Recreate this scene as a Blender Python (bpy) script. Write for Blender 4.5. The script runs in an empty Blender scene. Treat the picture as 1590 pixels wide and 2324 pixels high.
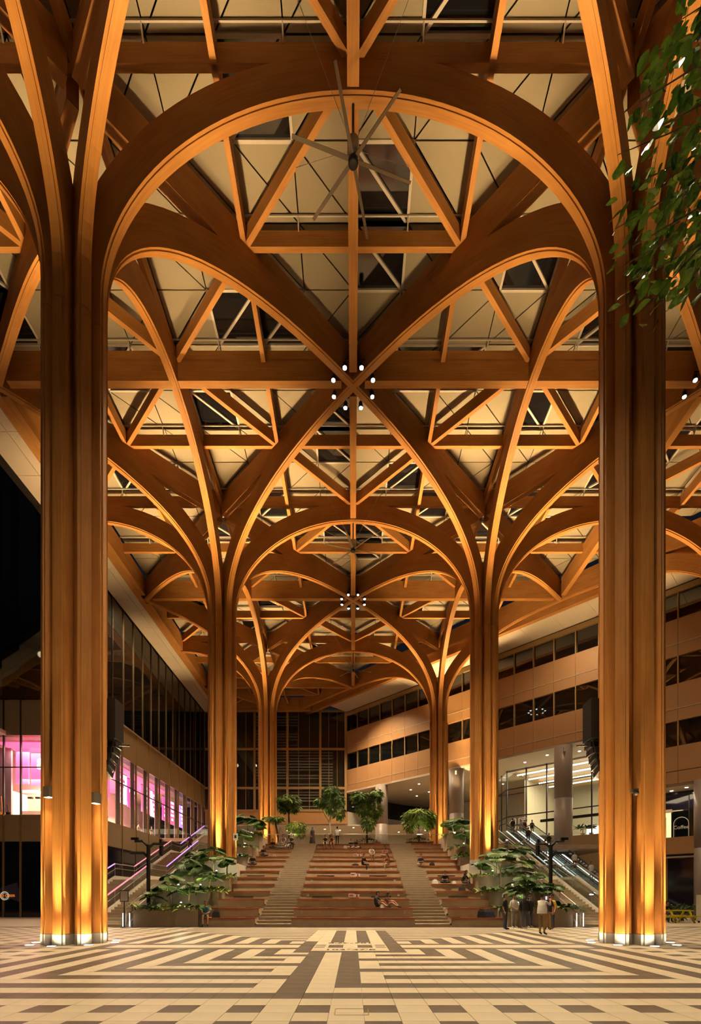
import bpy, bmesh, math, random
from mathutils import Vector, Matrix, Euler
random.seed(7)
S = bpy.context.scene
COL = S.collection
PI = math.pi
R = math.radians

# ---------------------------------------------------------------- camera
# the lens axis is level; the frame is shifted upwards (architectural shift lens)
EYE = 1.5
FPX = 1125.0
cam_d = bpy.data.cameras.new('camera')
cam = bpy.data.objects.new('camera', cam_d); COL.objects.link(cam)
cam.location = (0, 0, EYE); cam.rotation_euler = (PI/2, 0, 0)
cam_d.sensor_fit = 'HORIZONTAL'; cam_d.sensor_width = 36.0
cam_d.lens = 36.0*FPX/1590.0
cam_d.shift_x = (795-801)/1590.0
cam_d.shift_y = (2040-1162)/1590.0
cam_d.clip_start = 0.1; cam_d.clip_end = 400
S.camera = cam
S.cycles.use_light_tree = False
# ---------------------------------------------------------------- world, exposure
w = bpy.data.worlds.new('night'); S.world = w; w.use_nodes = True
w.node_tree.nodes['Background'].inputs[0].default_value = (0.006, 0.007, 0.010, 1)
w.node_tree.nodes['Background'].inputs[1].default_value = 1.0
S.view_settings.view_transform = 'Standard'; S.view_settings.look = 'None'
S.view_settings.gamma = 1.0; S.view_settings.use_curve_mapping = False
S.view_settings.exposure = 0.0
S.cycles.max_bounces = 4; S.cycles.diffuse_bounces = 3; S.cycles.glossy_bounces = 2
S.cycles.use_adaptive_sampling = True; S.cycles.adaptive_threshold = 0.05
S.cycles.transmission_bounces = 4; S.cycles.transparent_max_bounces = 8
S.cycles.sample_clamp_indirect = 6.0; S.cycles.caustics_reflective = False; S.cycles.caustics_refractive = False

UP_COL = (1.0, 0.66, 0.30)      # column uplights
NODE_COL = (1.0, 0.76, 0.46)    # spot cans at the vault nodes
UP_W = 5200.0
GLOW_W = 110.0
RIB_W = 15000.0
NODE_W = 13500.0

# ---------------------------------------------------------------- dimensions (metres)
W = 18.9                 # bay
D1 = 16.875              # first column row
U = 0.015                # one unit of the measured vault profile
def zu(v): return v*U + EYE
Z_APEX = zu(1814); Z_SPRING = zu(1352); Z_JOINT = zu(1288)
Z_B0, Z_B1 = zu(1820), zu(1928)      # deep beams
Z_S0, Z_S1 = zu(1885), zu(1932)      # purlins
Z_CEIL = zu(1962)
DSUM = W*0.5 + D1 + 2*W              # plan line X+Y of the diagonal roof edge
FAC_SUM = 71.5                       # plan line X+Y of the right facade
Y_FAR = 72.5
X_LEFT = -21.7

# ---------------------------------------------------------------- materials
MATS = {}
def node_mat(name):
    m = bpy.data.materials.new(name); m.use_nodes = True
    nt = m.node_tree
    return m, nt, nt.nodes['Principled BSDF']
def mat(name, col, rough=0.6, metal=0.0, var=0.12, scale=3.0, spec=0.4, bump=0.0, stretch=None, trans=0.0):
    if name in MATS: return MATS[name]
    m, nt, b = node_mat(name)
    b.inputs['Roughness'].default_value = rough; b.inputs['Metallic'].default_value = metal
    b.inputs['Specular IOR Level'].default_value = spec
    tc = nt.nodes.new('ShaderNodeTexCoord'); no = nt.nodes.new('ShaderNodeTexNoise')
    no.inputs['Scale'].default_value = scale; no.inputs['Detail'].default_value = 2
    src = tc.outputs['Object']
    if stretch:
        mp = nt.nodes.new('ShaderNodeMapping'); mp.inputs['Scale'].default_value = stretch
        nt.links.new(src, mp.inputs[0]); src = mp.outputs[0]
    nt.links.new(src, no.inputs['Vector'])
    rp = nt.nodes.new('ShaderNodeValToRGB')
    rp.color_ramp.elements[0].position = 0.3; rp.color_ramp.elements[1].position = 0.7
    rp.color_ramp.elements[0].color = tuple(c*(1-var) for c in col)+(1,)
    rp.color_ramp.elements[1].color = tuple(min(1, c*(1+var)) for c in col)+(1,)
    nt.links.new(no.outputs['Fac'], rp.inputs[0]); nt.links.new(rp.outputs[0], b.inputs['Base Color'])
    if bump:
        bp = nt.nodes.new('ShaderNodeBump'); bp.inputs['Strength'].default_value = bump
        nt.links.new(no.outputs['Fac'], bp.inputs['Height']); nt.links.new(bp.outputs[0], b.inputs['Normal'])
    MATS[name] = m
    return m
def wood_mat(name, c0, c1, rough=0.55, su=0.35, sv=9.0):
    m, nt, b = node_mat(name)
    b.inputs['Roughness'].default_value = rough; b.inputs['Specular IOR Level'].default_value = 0.3
    uv = nt.nodes.new('ShaderNodeUVMap'); mp = nt.nodes.new('ShaderNodeMapping')
    mp.inputs['Scale'].default_value = (su, sv, 1)
    nt.links.new(uv.outputs[0], mp.inputs[0])
    oi = nt.nodes.new('ShaderNodeObjectInfo')
    n1 = nt.nodes.new('ShaderNodeTexNoise'); n1.noise_dimensions = '2D'
    n1.inputs['Scale'].default_value = 1.6; n1.inputs['Detail'].default_value = 2
    mul = nt.nodes.new('ShaderNodeVectorMath'); mul.operation = 'MULTIPLY_ADD'
    mul.inputs[1].default_value = (31.0, 17.0, 0); nt.links.new(oi.outputs['Random'], mul.inputs[0]); nt.links.new(mp.outputs[0], mul.inputs[2])
    nt.links.new(mul.outputs[0], n1.inputs['Vector'])
    mp2 = nt.nodes.new('ShaderNodeMapping'); mp2.inputs['Scale'].default_value = (0.5, 1.2, 1)
    nt.links.new(uv.outputs[0], mp2.inputs[0])
    n2 = nt.nodes.new('ShaderNodeTexNoise'); n2.noise_dimensions = '2D'; n2.inputs['Scale'].default_value = 1.3; n2.inputs['Detail'].default_value = 2
    nt.links.new(mp2.outputs[0], n2.inputs['Vector'])
    ad = nt.nodes.new('ShaderNodeMath'); ad.operation = 'ADD'
    nt.links.new(n1.outputs['Fac'], ad.inputs[0]); nt.links.new(n2.outputs['Fac'], ad.inputs[1])
    ha = nt.nodes.new('ShaderNodeMath'); ha.operation = 'MULTIPLY'; ha.inputs[1].default_value = 0.5
    nt.links.new(ad.outputs[0], ha.inputs[0])
    rp = nt.nodes.new('ShaderNodeValToRGB')
    rp.color_ramp.elements[0].position = 0.32; rp.color_ramp.elements[1].position = 0.68
    rp.color_ramp.elements[0].color = c0+(1,); rp.color_ramp.elements[1].color = c1+(1,)
    nt.links.new(ha.outputs[0], rp.inputs[0]); nt.links.new(rp.outputs[0], b.inputs['Base Color'])
    MATS[name] = m
    return m
def emit(name, col, strength):
    if name in MATS: return MATS[name]
    m, nt, b = node_mat(name)
    b.inputs['Base Color'].default_value = col+(1,)
    b.inputs['Emission Color'].default_value = col+(1,); b.inputs['Emission Strength'].default_value = strength
    MATS[name] = m
    return m
def glass_dark(name, col=(0.006, 0.007, 0.007), rough=0.03):
    m, nt, b = node_mat(name)
    b.inputs['Base Color'].default_value = col+(1,); b.inputs['Roughness'].default_value = rough
    b.inputs['IOR'].default_value = 1.65; b.inputs['Specular IOR Level'].default_value = 0.6
    MATS[name] = m
    return m
def glass_clear(name, tint=(0.9, 0.95, 0.92), fac=0.12):
    m = bpy.data.materials.new(name); m.use_nodes = True; nt = m.node_tree; nt.nodes.clear()
    o = nt.nodes.new('ShaderNodeOutputMaterial'); t = nt.nodes.new('ShaderNodeBsdfTransparent')
    g = nt.nodes.new('ShaderNodeBsdfGlossy'); g.inputs['Roughness'].default_value = 0.02
    t.inputs['Color'].default_value = tint+(1,)
    mx = nt.nodes.new('ShaderNodeMixShader'); mx.inputs[0].default_value = fac
    nt.links.new(t.outputs[0], mx.inputs[1]); nt.links.new(g.outputs[0], mx.inputs[2]); nt.links.new(mx.outputs[0], o.inputs[0])
    MATS[name] = m
    return m
def leaf_mat(name, c0, c1, rough=0.4, scale=2.5):
    m, nt, b = node_mat(name)
    b.inputs['Roughness'].default_value = rough; b.inputs['Specular IOR Level'].default_value = 0.5
    tc = nt.nodes.new('ShaderNodeTexCoord'); no = nt.nodes.new('ShaderNodeTexNoise'); no.inputs['Scale'].default_value = scale
    oi = nt.nodes.new('ShaderNodeObjectInfo')
    nt.links.new(tc.outputs['Object'], no.inputs['Vector'])
    ad = nt.nodes.new('ShaderNodeMath'); ad.operation = 'ADD'
    sb = nt.nodes.new('ShaderNodeMath'); sb.operation = 'MULTIPLY_ADD'; sb.inputs[1].default_value = 0.5; sb.inputs[2].default_value = -0.25
    nt.links.new(oi.outputs['Random'], sb.inputs[0]); nt.links.new(no.outputs['Fac'], ad.inputs[0]); nt.links.new(sb.outputs[0], ad.inputs[1])
    rp = nt.nodes.new('ShaderNodeValToRGB'); rp.color_ramp.elements[0].position = 0.3; rp.color_ramp.elements[1].position = 0.7
    rp.color_ramp.elements[0].color = c0+(1,); rp.color_ramp.elements[1].color = c1+(1,)
    nt.links.new(ad.outputs[0], rp.inputs[0]); nt.links.new(rp.outputs[0], b.inputs['Base Color'])
    MATS[name] = m
    return m

wood_mat('wood', (0.44, 0.188, 0.044), (0.57, 0.268, 0.072))
wood_mat('bench_wood', (0.22, 0.062, 0.024), (0.40, 0.125, 0.045), rough=0.4)
mat('concrete', (0.57, 0.42, 0.275), 0.75, var=0.12, scale=1.5, )
mat('concrete_stair', (0.46, 0.36, 0.24), 0.75, var=0.10, scale=2.0)
mat('planter_wall', (0.42, 0.34, 0.24), 0.8, var=0.10, scale=1.2)
mat('tile_light', (0.66, 0.57, 0.43), 0.42, var=0.07, scale=1.1, spec=0.35)
mat('tile_dark', (0.150, 0.118, 0.095), 0.42, var=0.20, scale=1.6, spec=0.35)
mat('grout', (0.42, 0.36, 0.28), 0.8)
mat('panel_cream', (0.335, 0.283, 0.195), 0.7, var=0.04, scale=0.6)
mat('frame_pale', (0.60, 0.53, 0.44), 0.5, var=0.03)
mat('roof_deck', (0.045, 0.034, 0.024), 0.9)
mat('soffit', (0.76, 0.64, 0.50), 0.65, var=0.03, scale=0.4)
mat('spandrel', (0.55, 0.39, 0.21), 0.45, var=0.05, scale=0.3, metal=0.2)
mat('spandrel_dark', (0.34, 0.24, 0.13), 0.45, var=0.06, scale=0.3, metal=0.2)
mat('fascia', (0.50, 0.275, 0.115), 0.5, var=0.04, scale=0.3)
mat('fascia_trim', (0.66, 0.52, 0.38), 0.4, var=0.03)
mat('mullion', (0.42, 0.28, 0.115), 0.5, metal=0.3, var=0.05)
mat('mullion_bronze', (0.17, 0.112, 0.055), 0.5, metal=0.3, var=0.05)
mat('mullion_dark', (0.035, 0.030, 0.026), 0.4, metal=0.3)
mat('white_wall', (0.70, 0.64, 0.54), 0.6, var=0.03, scale=0.5)
mat('round_column', (0.36, 0.30, 0.27), 0.35, var=0.03, scale=0.5)
mat('metal_black', (0.012, 0.011, 0.011), 0.45, metal=0.2, var=0.2)
mat('steel', (0.62, 0.58, 0.52), 0.28, metal=0.9, var=0.05)
mat('fan_grey', (0.46, 0.42, 0.36), 0.4, metal=0.5, var=0.05)
mat('plinth_metal', (0.74, 0.70, 0.62), 0.38, metal=0.35, var=0.05, scale=1.0)
mat('lamp_box', (0.10, 0.085, 0.07), 0.5, var=0.1)
mat('soil', (0.05, 0.035, 0.022), 0.95, var=0.3, scale=4)
mat('bark', (0.20, 0.125, 0.075), 0.85, var=0.3, scale=5, bump=0.3)
mat('yellow_paint', (0.70, 0.56, 0.03), 0.4, var=0.05)
mat('sign_white', (0.80, 0.76, 0.70), 0.5, var=0.03)
mat('sign_red', (0.60, 0.035, 0.03), 0.5, var=0.05)
mat('ink', (0.02, 0.018, 0.016), 0.5)
mat('rubber', (0.02, 0.02, 0.02), 0.5)
glass_dark('glass_dark'); glass_dark('glass_roof', (0.008, 0.009, 0.012), 0.06)
glass_dark('glass_purple', (0.02, 0.016, 0.035), 0.08)
glass_clear('glass_clear', (0.93, 0.95, 0.93), 0.07); glass_clear('glass_rail', (0.80, 0.86, 0.84), 0.16)
leaf_mat('leaf_tree', (0.075, 0.150, 0.022), (0.230, 0.330, 0.060))
leaf_mat('leaf_fan', (0.035, 0.085, 0.012), (0.100, 0.180, 0.030), 0.45)
leaf_mat('leaf_fern', (0.110, 0.190, 0.018), (0.280, 0.360, 0.050))
leaf_mat('leaf_near', (0.07, 0.170, 0.012), (0.26, 0.450, 0.045), 0.26, 3.0)
emit('lens', (1.0, 0.93, 0.80), 14.0)
emit('can_lens', (1.0, 0.95, 0.86), 30.0)
emit('downlight', (1.0, 0.90, 0.72), 9.0); emit('sconce_lens', (1.0, 0.85, 0.6), 1.6); emit('bulb', (0.95, 1.0, 0.75), 5.0)

# ---------------------------------------------------------------- mesh builder
class MB:
    def __init__(s): s.v = []; s.f = []; s.m = []; s.uv = []
    def add(s, vs, fs, mi=0, uvs=None):
        o = len(s.v); s.v += [tuple(p) for p in vs]
        for k, f in enumerate(fs):
            s.f.append(tuple(i+o for i in f)); s.m.append(mi)
            s.uv.append(uvs[k] if uvs else None)
    def box(s, x0, x1, y0, y1, z0, z1, mi=0, M=None):
        vs = [Vector((x, y, z)) for z in (z0, z1) for y in (y0, y1) for x in (x0, x1)]
        fs = [(0, 2, 3, 1), (4, 5, 7, 6), (0, 1, 5, 4), (2, 6, 7, 3), (0, 4, 6, 2), (1, 3, 7, 5)]
        d = [x1-x0, y1-y0, z1-z0]; ax = d.index(max(d)); oth = [a for a in (0, 1, 2) if a != ax]
        uvs = []
        for f in fs:
            n = (vs[f[1]]-vs[f[0]]).cross(vs[f[2]]-vs[f[0]]); na = max(range(3), key=lambda a: abs(n[a]))
            va = oth[0] if na != oth[0] else oth[1]
            uvs.append([(vs[i][ax], vs[i][va]+0.37*na) for i in f])
        if M: vs = [M @ p for p in vs]
        s.add(vs, fs, mi, uvs)
    def quad(s, a, b, c, d, mi=0): s.add([a, b, c, d], [(0, 1, 2, 3)], mi)
    def bar(s, a, b, wx, wz, mi=0, up=(0, 0, 1)):
        a = Vector(a); b = Vector(b); d = b-a; L = d.length
        if L < 1e-6: return
        d.normalize(); up = Vector(up)
        if abs(d.dot(up)) > 0.99: up = Vector((0, 1, 0))
        sx = d.cross(up).normalized(); uz = sx.cross(d).normalized()
        M = Matrix(((d.x, sx.x, uz.x, a.x), (d.y, sx.y, uz.y, a.y), (d.z, sx.z, uz.z, a.z), (0, 0, 0, 1)))
        s.box(0, L, -wx/2, wx/2, -wz/2, wz/2, mi, M)
    def tube(s, pts, rad, n=8, mi=0, cap=True):
        pts = [Vector(p) for p in pts]
        if not isinstance(rad, (list, tuple)): rad = [rad]*len(pts)
        rings = []; prev = None
        for i, p in enumerate(pts):
            t = (pts[min(i+1, len(pts)-1)]-pts[max(i-1, 0)]).normalized()
            if prev is None:
                a = t.orthogonal().normalized()
            else:
                a = (prev-t*prev.dot(t))
                a = a.normalized() if a.length > 1e-5 else t.orthogonal().normalized()
            prev = a; b = t.cross(a)
            rings.append([p+(a*math.cos(2*PI*k/n)+b*math.sin(2*PI*k/n))*rad[i] for k in range(n)])
        vs = [q for r in rings for q in r]; fs = []
        for i in range(len(rings)-1):
            for k in range(n):
                fs.append((i*n+k, i*n+(k+1) % n, (i+1)*n+(k+1) % n, (i+1)*n+k))
        if cap:
            fs.append(tuple(reversed(range(n)))); fs.append(tuple((len(rings)-1)*n+k for k in range(n)))
        s.add(vs, fs, mi)
    def cyl(s, x, y, z0, z1, r, n=16, mi=0, r1=None):
        s.tube([(x, y, z0), (x, y, z1)], [r, r if r1 is None else r1], n, mi)
    def lathe(s, prof, n=16, mi=0, M=None):
        vs = []
        for (r, z) in prof:
            for k in range(n): vs.append(Vector((r*math.cos(2*PI*k/n), r*math.sin(2*PI*k/n), z)))
        if M: vs = [M @ p for p in vs]
        fs = [(i*n+k, i*n+(k+1) % n, (i+1)*n+(k+1) % n, (i+1)*n+k) for i in range(len(prof)-1) for k in range(n)]
        fs.append(tuple(reversed(range(n)))); fs.append(tuple((len(prof)-1)*n+k for k in range(n)))
        s.add(vs, fs, mi)
    def ball(s, c, rx, ry, rz, n=10, mi=0, M=None, lo=-1.0):
        prof = []
        m = max(4, n//2+1)
        for i in range(m+1):
            t = -PI/2+PI*i/m
            if math.sin(t) < lo: continue
            prof.append((math.cos(t), math.sin(t)))
        vs = []
        for (r, z) in prof:
            r = max(r, 0.02)
            for k in range(n): vs.append(Vector((c[0]+rx*r*math.cos(2*PI*k/n), c[1]+ry*r*math.sin(2*PI*k/n), c[2]+rz*z)))
        if M: vs = [M @ p for p in vs]
        L = len(prof)
        fs = [(i*n+k, i*n+(k+1) % n, (i+1)*n+(k+1) % n, (i+1)*n+k) for i in range(L-1) for k in range(n)]
        fs.append(tuple(reversed(range(n)))); fs.append(tuple((L-1)*n+k for k in range(n)))
        s.add(vs, fs, mi)
    def prism(s, poly, z0, z1, mi=0):
        n = len(poly)
        vs = [(p[0], p[1], z0) for p in poly]+[(p[0], p[1], z1) for p in poly]
        fs = [tuple(reversed(range(n))), tuple(range(n, 2*n))]+[(k, (k+1) % n, n+(k+1) % n, n+k) for k in range(n)]
        s.add(vs, fs, mi)
    def mesh(s, name, mats, smooth=False):
        me = bpy.data.meshes.new(name); me.from_pydata(s.v, [], s.f)
        if isinstance(mats, str): mats = [mats]
        for mm in mats: me.materials.append(MATS[mm] if isinstance(mm, str) else mm)
        me.polygons.foreach_set('material_index', s.m)
        if any(u is not None for u in s.uv):
            ul = me.uv_layers.new(name='UVMap'); dat = []
            for f, u in zip(s.f, s.uv):
                if u is None: u = [(s.v[i][0]+s.v[i][1], s.v[i][2]) for i in f]
                for q in u: dat += [q[0], q[1]]
            ul.data.foreach_set('uv', dat)
        if smooth: me.polygons.foreach_set('use_smooth', [True]*len(me.polygons))
        me.update()
        return me
    def build(s, name, mats, parent=None, smooth=False):
        return mobj(name, s.mesh(name, mats, smooth), parent)

def mobj(name, me, parent=None, loc=None, rot=None):
    o = bpy.data.objects.new(name, me); COL.objects.link(o)
    if parent: o.parent = parent
    if loc is not None: o.location = loc
    if rot is not None: o.rotation_euler = rot
    return o
def tag(o, label, cat, group=None):
    o['label'] = label; o['category'] = cat
    if group: o['group'] = group
    return o
def empty(name, loc=(0, 0, 0), rz=0.0):
    o = bpy.data.objects.new(name, None); COL.objects.link(o); o.location = loc; o.rotation_euler = (0, 0, rz)
    o.empty_display_size = 0.2
    return o
def thing(name, label, cat, loc=(0, 0, 0), rz=0.0, group=None):
    return tag(empty(name, loc, rz), label, cat, group)
def struct(o): o['kind'] = 'structure'; return o
def stuff(o): o['kind'] = 'stuff'; return o
def copy_tree(o, parent=None):
    c = o.copy(); COL.objects.link(c); c.parent = parent
    for ch in list(o.children): copy_tree(ch, c)
    return c
def spot(name, loc, target, power, col, size=60, blend=0.8, rad=0.15, parent=None):
    l = bpy.data.lights.new(name, 'SPOT'); l.energy = power; l.color = col
    l.spot_size = R(size); l.spot_blend = blend; l.shadow_soft_size = rad
    o = bpy.data.objects.new(name, l); COL.objects.link(o)
    o.location = loc
    o.rotation_euler = (Vector(target)-Vector(loc)).to_track_quat('-Z', 'Y').to_euler()
    if parent: o.parent = parent
    return o
def point(name, loc, power, col, rad=0.2, parent=None):
    l = bpy.data.lights.new(name, 'POINT'); l.energy = power; l.color = col; l.shadow_soft_size = rad
    o = bpy.data.objects.new(name, l); COL.objects.link(o); o.location = loc
    if parent: o.parent = parent
    return o
def area(name, loc, target, power, col, sx, sy, parent=None):
    l = bpy.data.lights.new(name, 'AREA'); l.shape = 'RECTANGLE'; l.size = sx; l.size_y = sy; l.energy = power; l.color = col
    o = bpy.data.objects.new(name, l); COL.objects.link(o); o.location = loc
    o.rotation_euler = (Vector(target)-Vector(loc)).to_track_quat('-Z', 'Y').to_euler()
    if parent: o.parent = parent
    return o
def PX(x, y, d):     # a point seen at photo pixel x, y at depth d
    return Vector(((x-801)*d/FPX, d, EYE+(2040-y)*d/FPX))
ORD = ['first', 'second', 'third', 'fourth', 'fifth', 'sixth', 'seventh', 'eighth', 'ninth', 'tenth', 'eleventh', 'twelfth', 'thirteenth', 'fourteenth']
# ================================================================ FLOOR
CELL = 0.457; CX0 = -0.089; CY0 = 15.45
def tile_is_dark(c, r):
    ac, ar = abs(c), abs(r)
    ring = max(ac, ar)
    if r > 17 and ac <= 17 and r <= 23: return r % 2 == 1
    if ring >= 18: return c % 2 == 1 and r % 2 == 1
    if ac <= 3:                                   # middle lane with the compass field
        if -2 <= r <= 3:
            if ac == 3: return True
            if r in (0, 1): return ac == 1
            return False
        if r == -3: return True
        if r == 4: return ac in (1, 3)
        if r < -3:
            if r == -17: return True
            if c == 0: return r >= -15
            if c == -2: return True
            if c == -1: return False
            n = (17+r)//2 if r % 2 else None
            if n is None: return False
            if c == -3: return n % 2 == 0
            if c == 1: return n % 2 == 1
            return True if c >= 2 else False
        return c in (-1, 1, 3)
    if -1 <= r <= 2 and ac <= 16:                 # cross lane
        return r in (-1, 2) and ac > 3 if r != 0 else False
    return ring % 2 == 1
FLOOR_Y1 = 26.38
fb = MB()
fb.box(-45, 45, -8, FLOOR_Y1+0.3, -0.30, -0.022)
fb.box(-45, -16.6, FLOOR_Y1+0.3, 41, -0.30, 0.0, 1); fb.box(16.6, 45, FLOOR_Y1+0.3, 60, -0.30, 0.0, 1)
floor = struct(fb.build('floor', ['grout', 'tile_light']))
cells = []
for r in range(-30, 24):
    for c in range(-52, 53):
        x = CX0+c*CELL; y = CY0+r*CELL
        if y < 3.6 or y+CELL/2 > FLOOR_Y1+0.2: continue
        if abs(x) > 0.82*y+3.0: continue
        cells.append((y, x, tile_is_dark(c, r), c, r))
def tile_mesh(dark):
    b = MB(); h = CELL/2-0.003
    b.box(-h, h, -h, h, -0.022, 0.0)
    return b.mesh('tile', 'tile_dark' if dark else 'tile_light')
TM = {True: tile_mesh(True), False: tile_mesh(False)}
vis = sorted([q for q in cells if q[0] > 5.6 and abs(q[1]) < 0.72*q[0]], key=lambda q: q[0])
near = set((q[3], q[4]) for q in vis[:300])
rest = {True: MB(), False: MB()}
for (y, x, dk, c, r) in cells:
    if (c, r) in near:
        mobj('tile', TM[dk], floor, (x, y, 0))
    else:
        h = CELL/2-0.003
        rest[dk].box(x-h, x+h, y-h, y+h, -0.022, 0.0)
stuff(rest[False].build('pale_tile_field', 'tile_light', floor)); stuff(rest[True].build('dark_tile_field', 'tile_dark', floor))
# side fields of tiles beyond the built grid stay plain paving in the slab
# inspection cover in the paving
cb = MB()
for (a, b_) in (((-.24, 6.40), (.20, 6.40)), ((-.24, 6.76), (.20, 6.76)), ((-.24, 6.40), (-.24, 6.76)), ((.20, 6.40), (.20, 6.76))):
    cb.bar((a[0], a[1], .001), (b_[0], b_[1], .001), .012, .006)
tag(cb.build('floor_hatch', 'mullion'), 'thin brass outlined hatch set in the pale paving at the front', 'hatch')
# lettering of the compass field
def text_obj(name, body, size, matname, loc, rot, parent=None, ext=0.002, align='CENTER', bold=0.0):
    cu = bpy.data.curves.new(name, 'FONT'); cu.body = body; cu.size = size; cu.extrude = ext
    cu.align_x = align; cu.align_y = 'CENTER'; cu.offset = bold; cu.resolution_u = 3
    o = bpy.data.objects.new(name, cu); COL.objects.link(o)
    dg = bpy.context.evaluated_depsgraph_get()
    me = bpy.data.meshes.new_from_object(o.evaluated_get(dg)); bpy.data.objects.remove(o)
    me.materials.clear(); me.materials.append(MATS[matname])
    return mobj(name, me, parent, loc, rot)
text_obj('lettering', "103\u00b047'E", 0.42, 'ink', (-0.09, 14.62, 0.003), (0, 0, 0), floor, 0.001, bold=0.008)
text_obj('lettering', "103\u00b047'E", 0.42, 'ink', (-0.09, 16.85, 0.003), (0, 0, PI), floor, 0.001, bold=0.008)
lb = MB()
for sx in (-1, 1):
    for yy in (15.3, 15.72, 16.1): lb.box(-.09+sx*.95-.16, -.09+sx*.95+.16, yy-.07, yy+.05, .001, .004)
stuff(lb.build('lettering_strokes', 'ink', floor))

# ================================================================ ROOF
HALF = [(1, 0, W), (0, 1, -(D1-W*0.5)), (-1, -1, DSUM), (0, -1, Y_FAR-0.4), (-1, 0, 1.62*W)]   # a*x+b*y+c >= 0
def clip(p, q):
    t0, t1 = 0.0, 1.0; d = (q[0]-p[0], q[1]-p[1])
    for a, b, c in HALF:
        f0 = a*p[0]+b*p[1]+c+0.02; fd = a*d[0]+b*d[1]
        if abs(fd) < 1e-9:
            if f0 < 0: return None
            continue
        t = -f0/fd
        if fd > 0: t0 = max(t0, t)
        else: t1 = min(t1, t)
    if t1-t0 < 0.05: return None
    return ((p[0]+d[0]*t0, p[1]+d[1]*t0), (p[0]+d[0]*t1, p[1]+d[1]*t1))
rd = MB()
poly = [(-W, D1-W*.5), (1.62*W, D1-W*.5), (1.62*W, DSUM-1.62*W), (DSUM-Y_FAR+.4, Y_FAR-.4), (-W, Y_FAR-.4)]
rd.prism(poly, Z_CEIL+0.62, Z_CEIL+0.75)
ceiling = struct(rd.build('ceiling', 'roof_deck'))
_beam = {}
def beam_mesh(kind, L):
    key = (kind, round(L, 2))
    if key in _beam: return _beam[key]
    b = MB()
    if kind == 'deep':
        b.box(0, L, -.20, .20, Z_B0-Z_B0, zu(1892)-Z_B0); b.box(0, L, -.175, .175, zu(1892)-Z_B0, Z_B1-Z_B0)
    elif kind == 'diag':
        b.box(0, L, -.20, .20, .09, zu(1892)-Z_B0); b.box(0, L, -.175, .175, zu(1892)-Z_B0, Z_B1-Z_B0+.01)
    elif kind == 'edge':
        b.box(0, L, -.24, .24, 0, Z_B1-Z_B0+.25)
    else:
        b.box(0, L, -.11, .11, Z_S0-Z_B0, Z_S1-Z_B0)
    _beam[key] = b.mesh(kind, 'wood')
    return _beam[key]
seen = set()
def beam(kind, p, q, trim0=0.0, trim1=0.0):
    c = clip(p, q)
    if not c: return
    key = tuple(sorted([(round(c[0][0], 1), round(c[0][1], 1)), (round(c[1][0], 1), round(c[1][1], 1))]))
    if key in seen: return
    seen.add(key)
    a = Vector((c[0][0], c[0][1], 0)); b = Vector((c[1][0], c[1][1], 0)); d = (b-a).normalized()
    if (a-Vector((p[0], p[1], 0))).length < .1: a = a+d*trim0
    if (b-Vector((q[0], q[1], 0))).length < .1: b = b-d*trim1
    L = (b-a).length
    if L < .2: return
    # cull what lies far outside the view to the right
    m = (a+b)/2
    if m.x > 0.95*max(m.y, 1)+6: return
    mobj({'deep': 'beam', 'diag': 'diagonal_beam', 'edge': 'edge_beam', 'purlin': 'purlin'}[kind], beam_mesh(kind, L), ceiling, (a.x, a.y, Z_B0), (0, 0, math.atan2(d.y, d.x)))
for cx in (-W, 0, W):
    for k in (-1, 0, 1, 2):
        cy = D1+(k+.5)*W; h = W/2; q = W/4
        for sx, sy in ((1, 0), (-1, 0), (0, 1), (0, -1)):
            beam('deep', (cx, cy), (cx+sx*h, cy+sy*h), .62, 0)
        for sx in (1, -1):
            for sy in (1, -1):
                beam('diag', (cx, cy), (cx+sx*h, cy+sy*h), .3, .3)
        # purlins on the quarter lines, on the column lines, and the diamond
        for s in (1, -1):
            beam('purlin', (cx-q, cy+s*q), (cx+q, cy+s*q), .15, .15); beam('purlin', (cx+s*q, cy-q), (cx+s*q, cy+q), .15, .15)
            beam('purlin', (cx+q, cy+s*q), (cx+3*q, cy+s*q), .15, .15); beam('purlin', (cx-3*q, cy+s*q), (cx-q, cy+s*q), .15, .15)
            beam('purlin', (cx+s*q, cy+q), (cx+s*q, cy+3*q), .15, .15); beam('purlin', (cx+s*q, cy-3*q), (cx+s*q, cy-q), .15, .15)
            beam('purlin', (cx-h, cy+s*h), (cx, cy+s*h)); beam('purlin', (cx, cy+s*h), (cx+h, cy+s*h))
            beam('purlin', (cx+s*h, cy-h), (cx+s*h, cy)); beam('purlin', (cx+s*h, cy), (cx+s*h, cy+h))
        for sx in (1, -1):
            for sy in (1, -1):
                beam('purlin', (cx+sx*h, cy), (cx+sx*q, cy+sy*q), .2, .15); beam('purlin', (cx+sx*q, cy+sy*q), (cx, cy+sy*h), .15, .2)
def edge(p, q):
    a = Vector((p[0], p[1], 0)); b = Vector((q[0], q[1], 0)); d = (b-a).normalized()
    mobj('edge_beam', beam_mesh('edge', (b-a).length), ceiling, (a.x, a.y, Z_B0), (0, 0, math.atan2(d.y, d.x)))
for k in range(4):
    ya = D1-W*.5+k*W; edge((-W-.45, ya), (-W-.45, min(ya+W, Y_FAR-.3)))
eo = 1.25
pts = [(1.62*W, DSUM-1.62*W), (W, DSUM-W), (W*.5, DSUM-W*.5), (0, DSUM), (DSUM-Y_FAR+.3, Y_FAR-.3)]
for a, b in zip(pts[:-1], pts[1:]): edge((a[0]+eo, a[1]+eo), (b[0]+eo, b[1]+eo))
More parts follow.
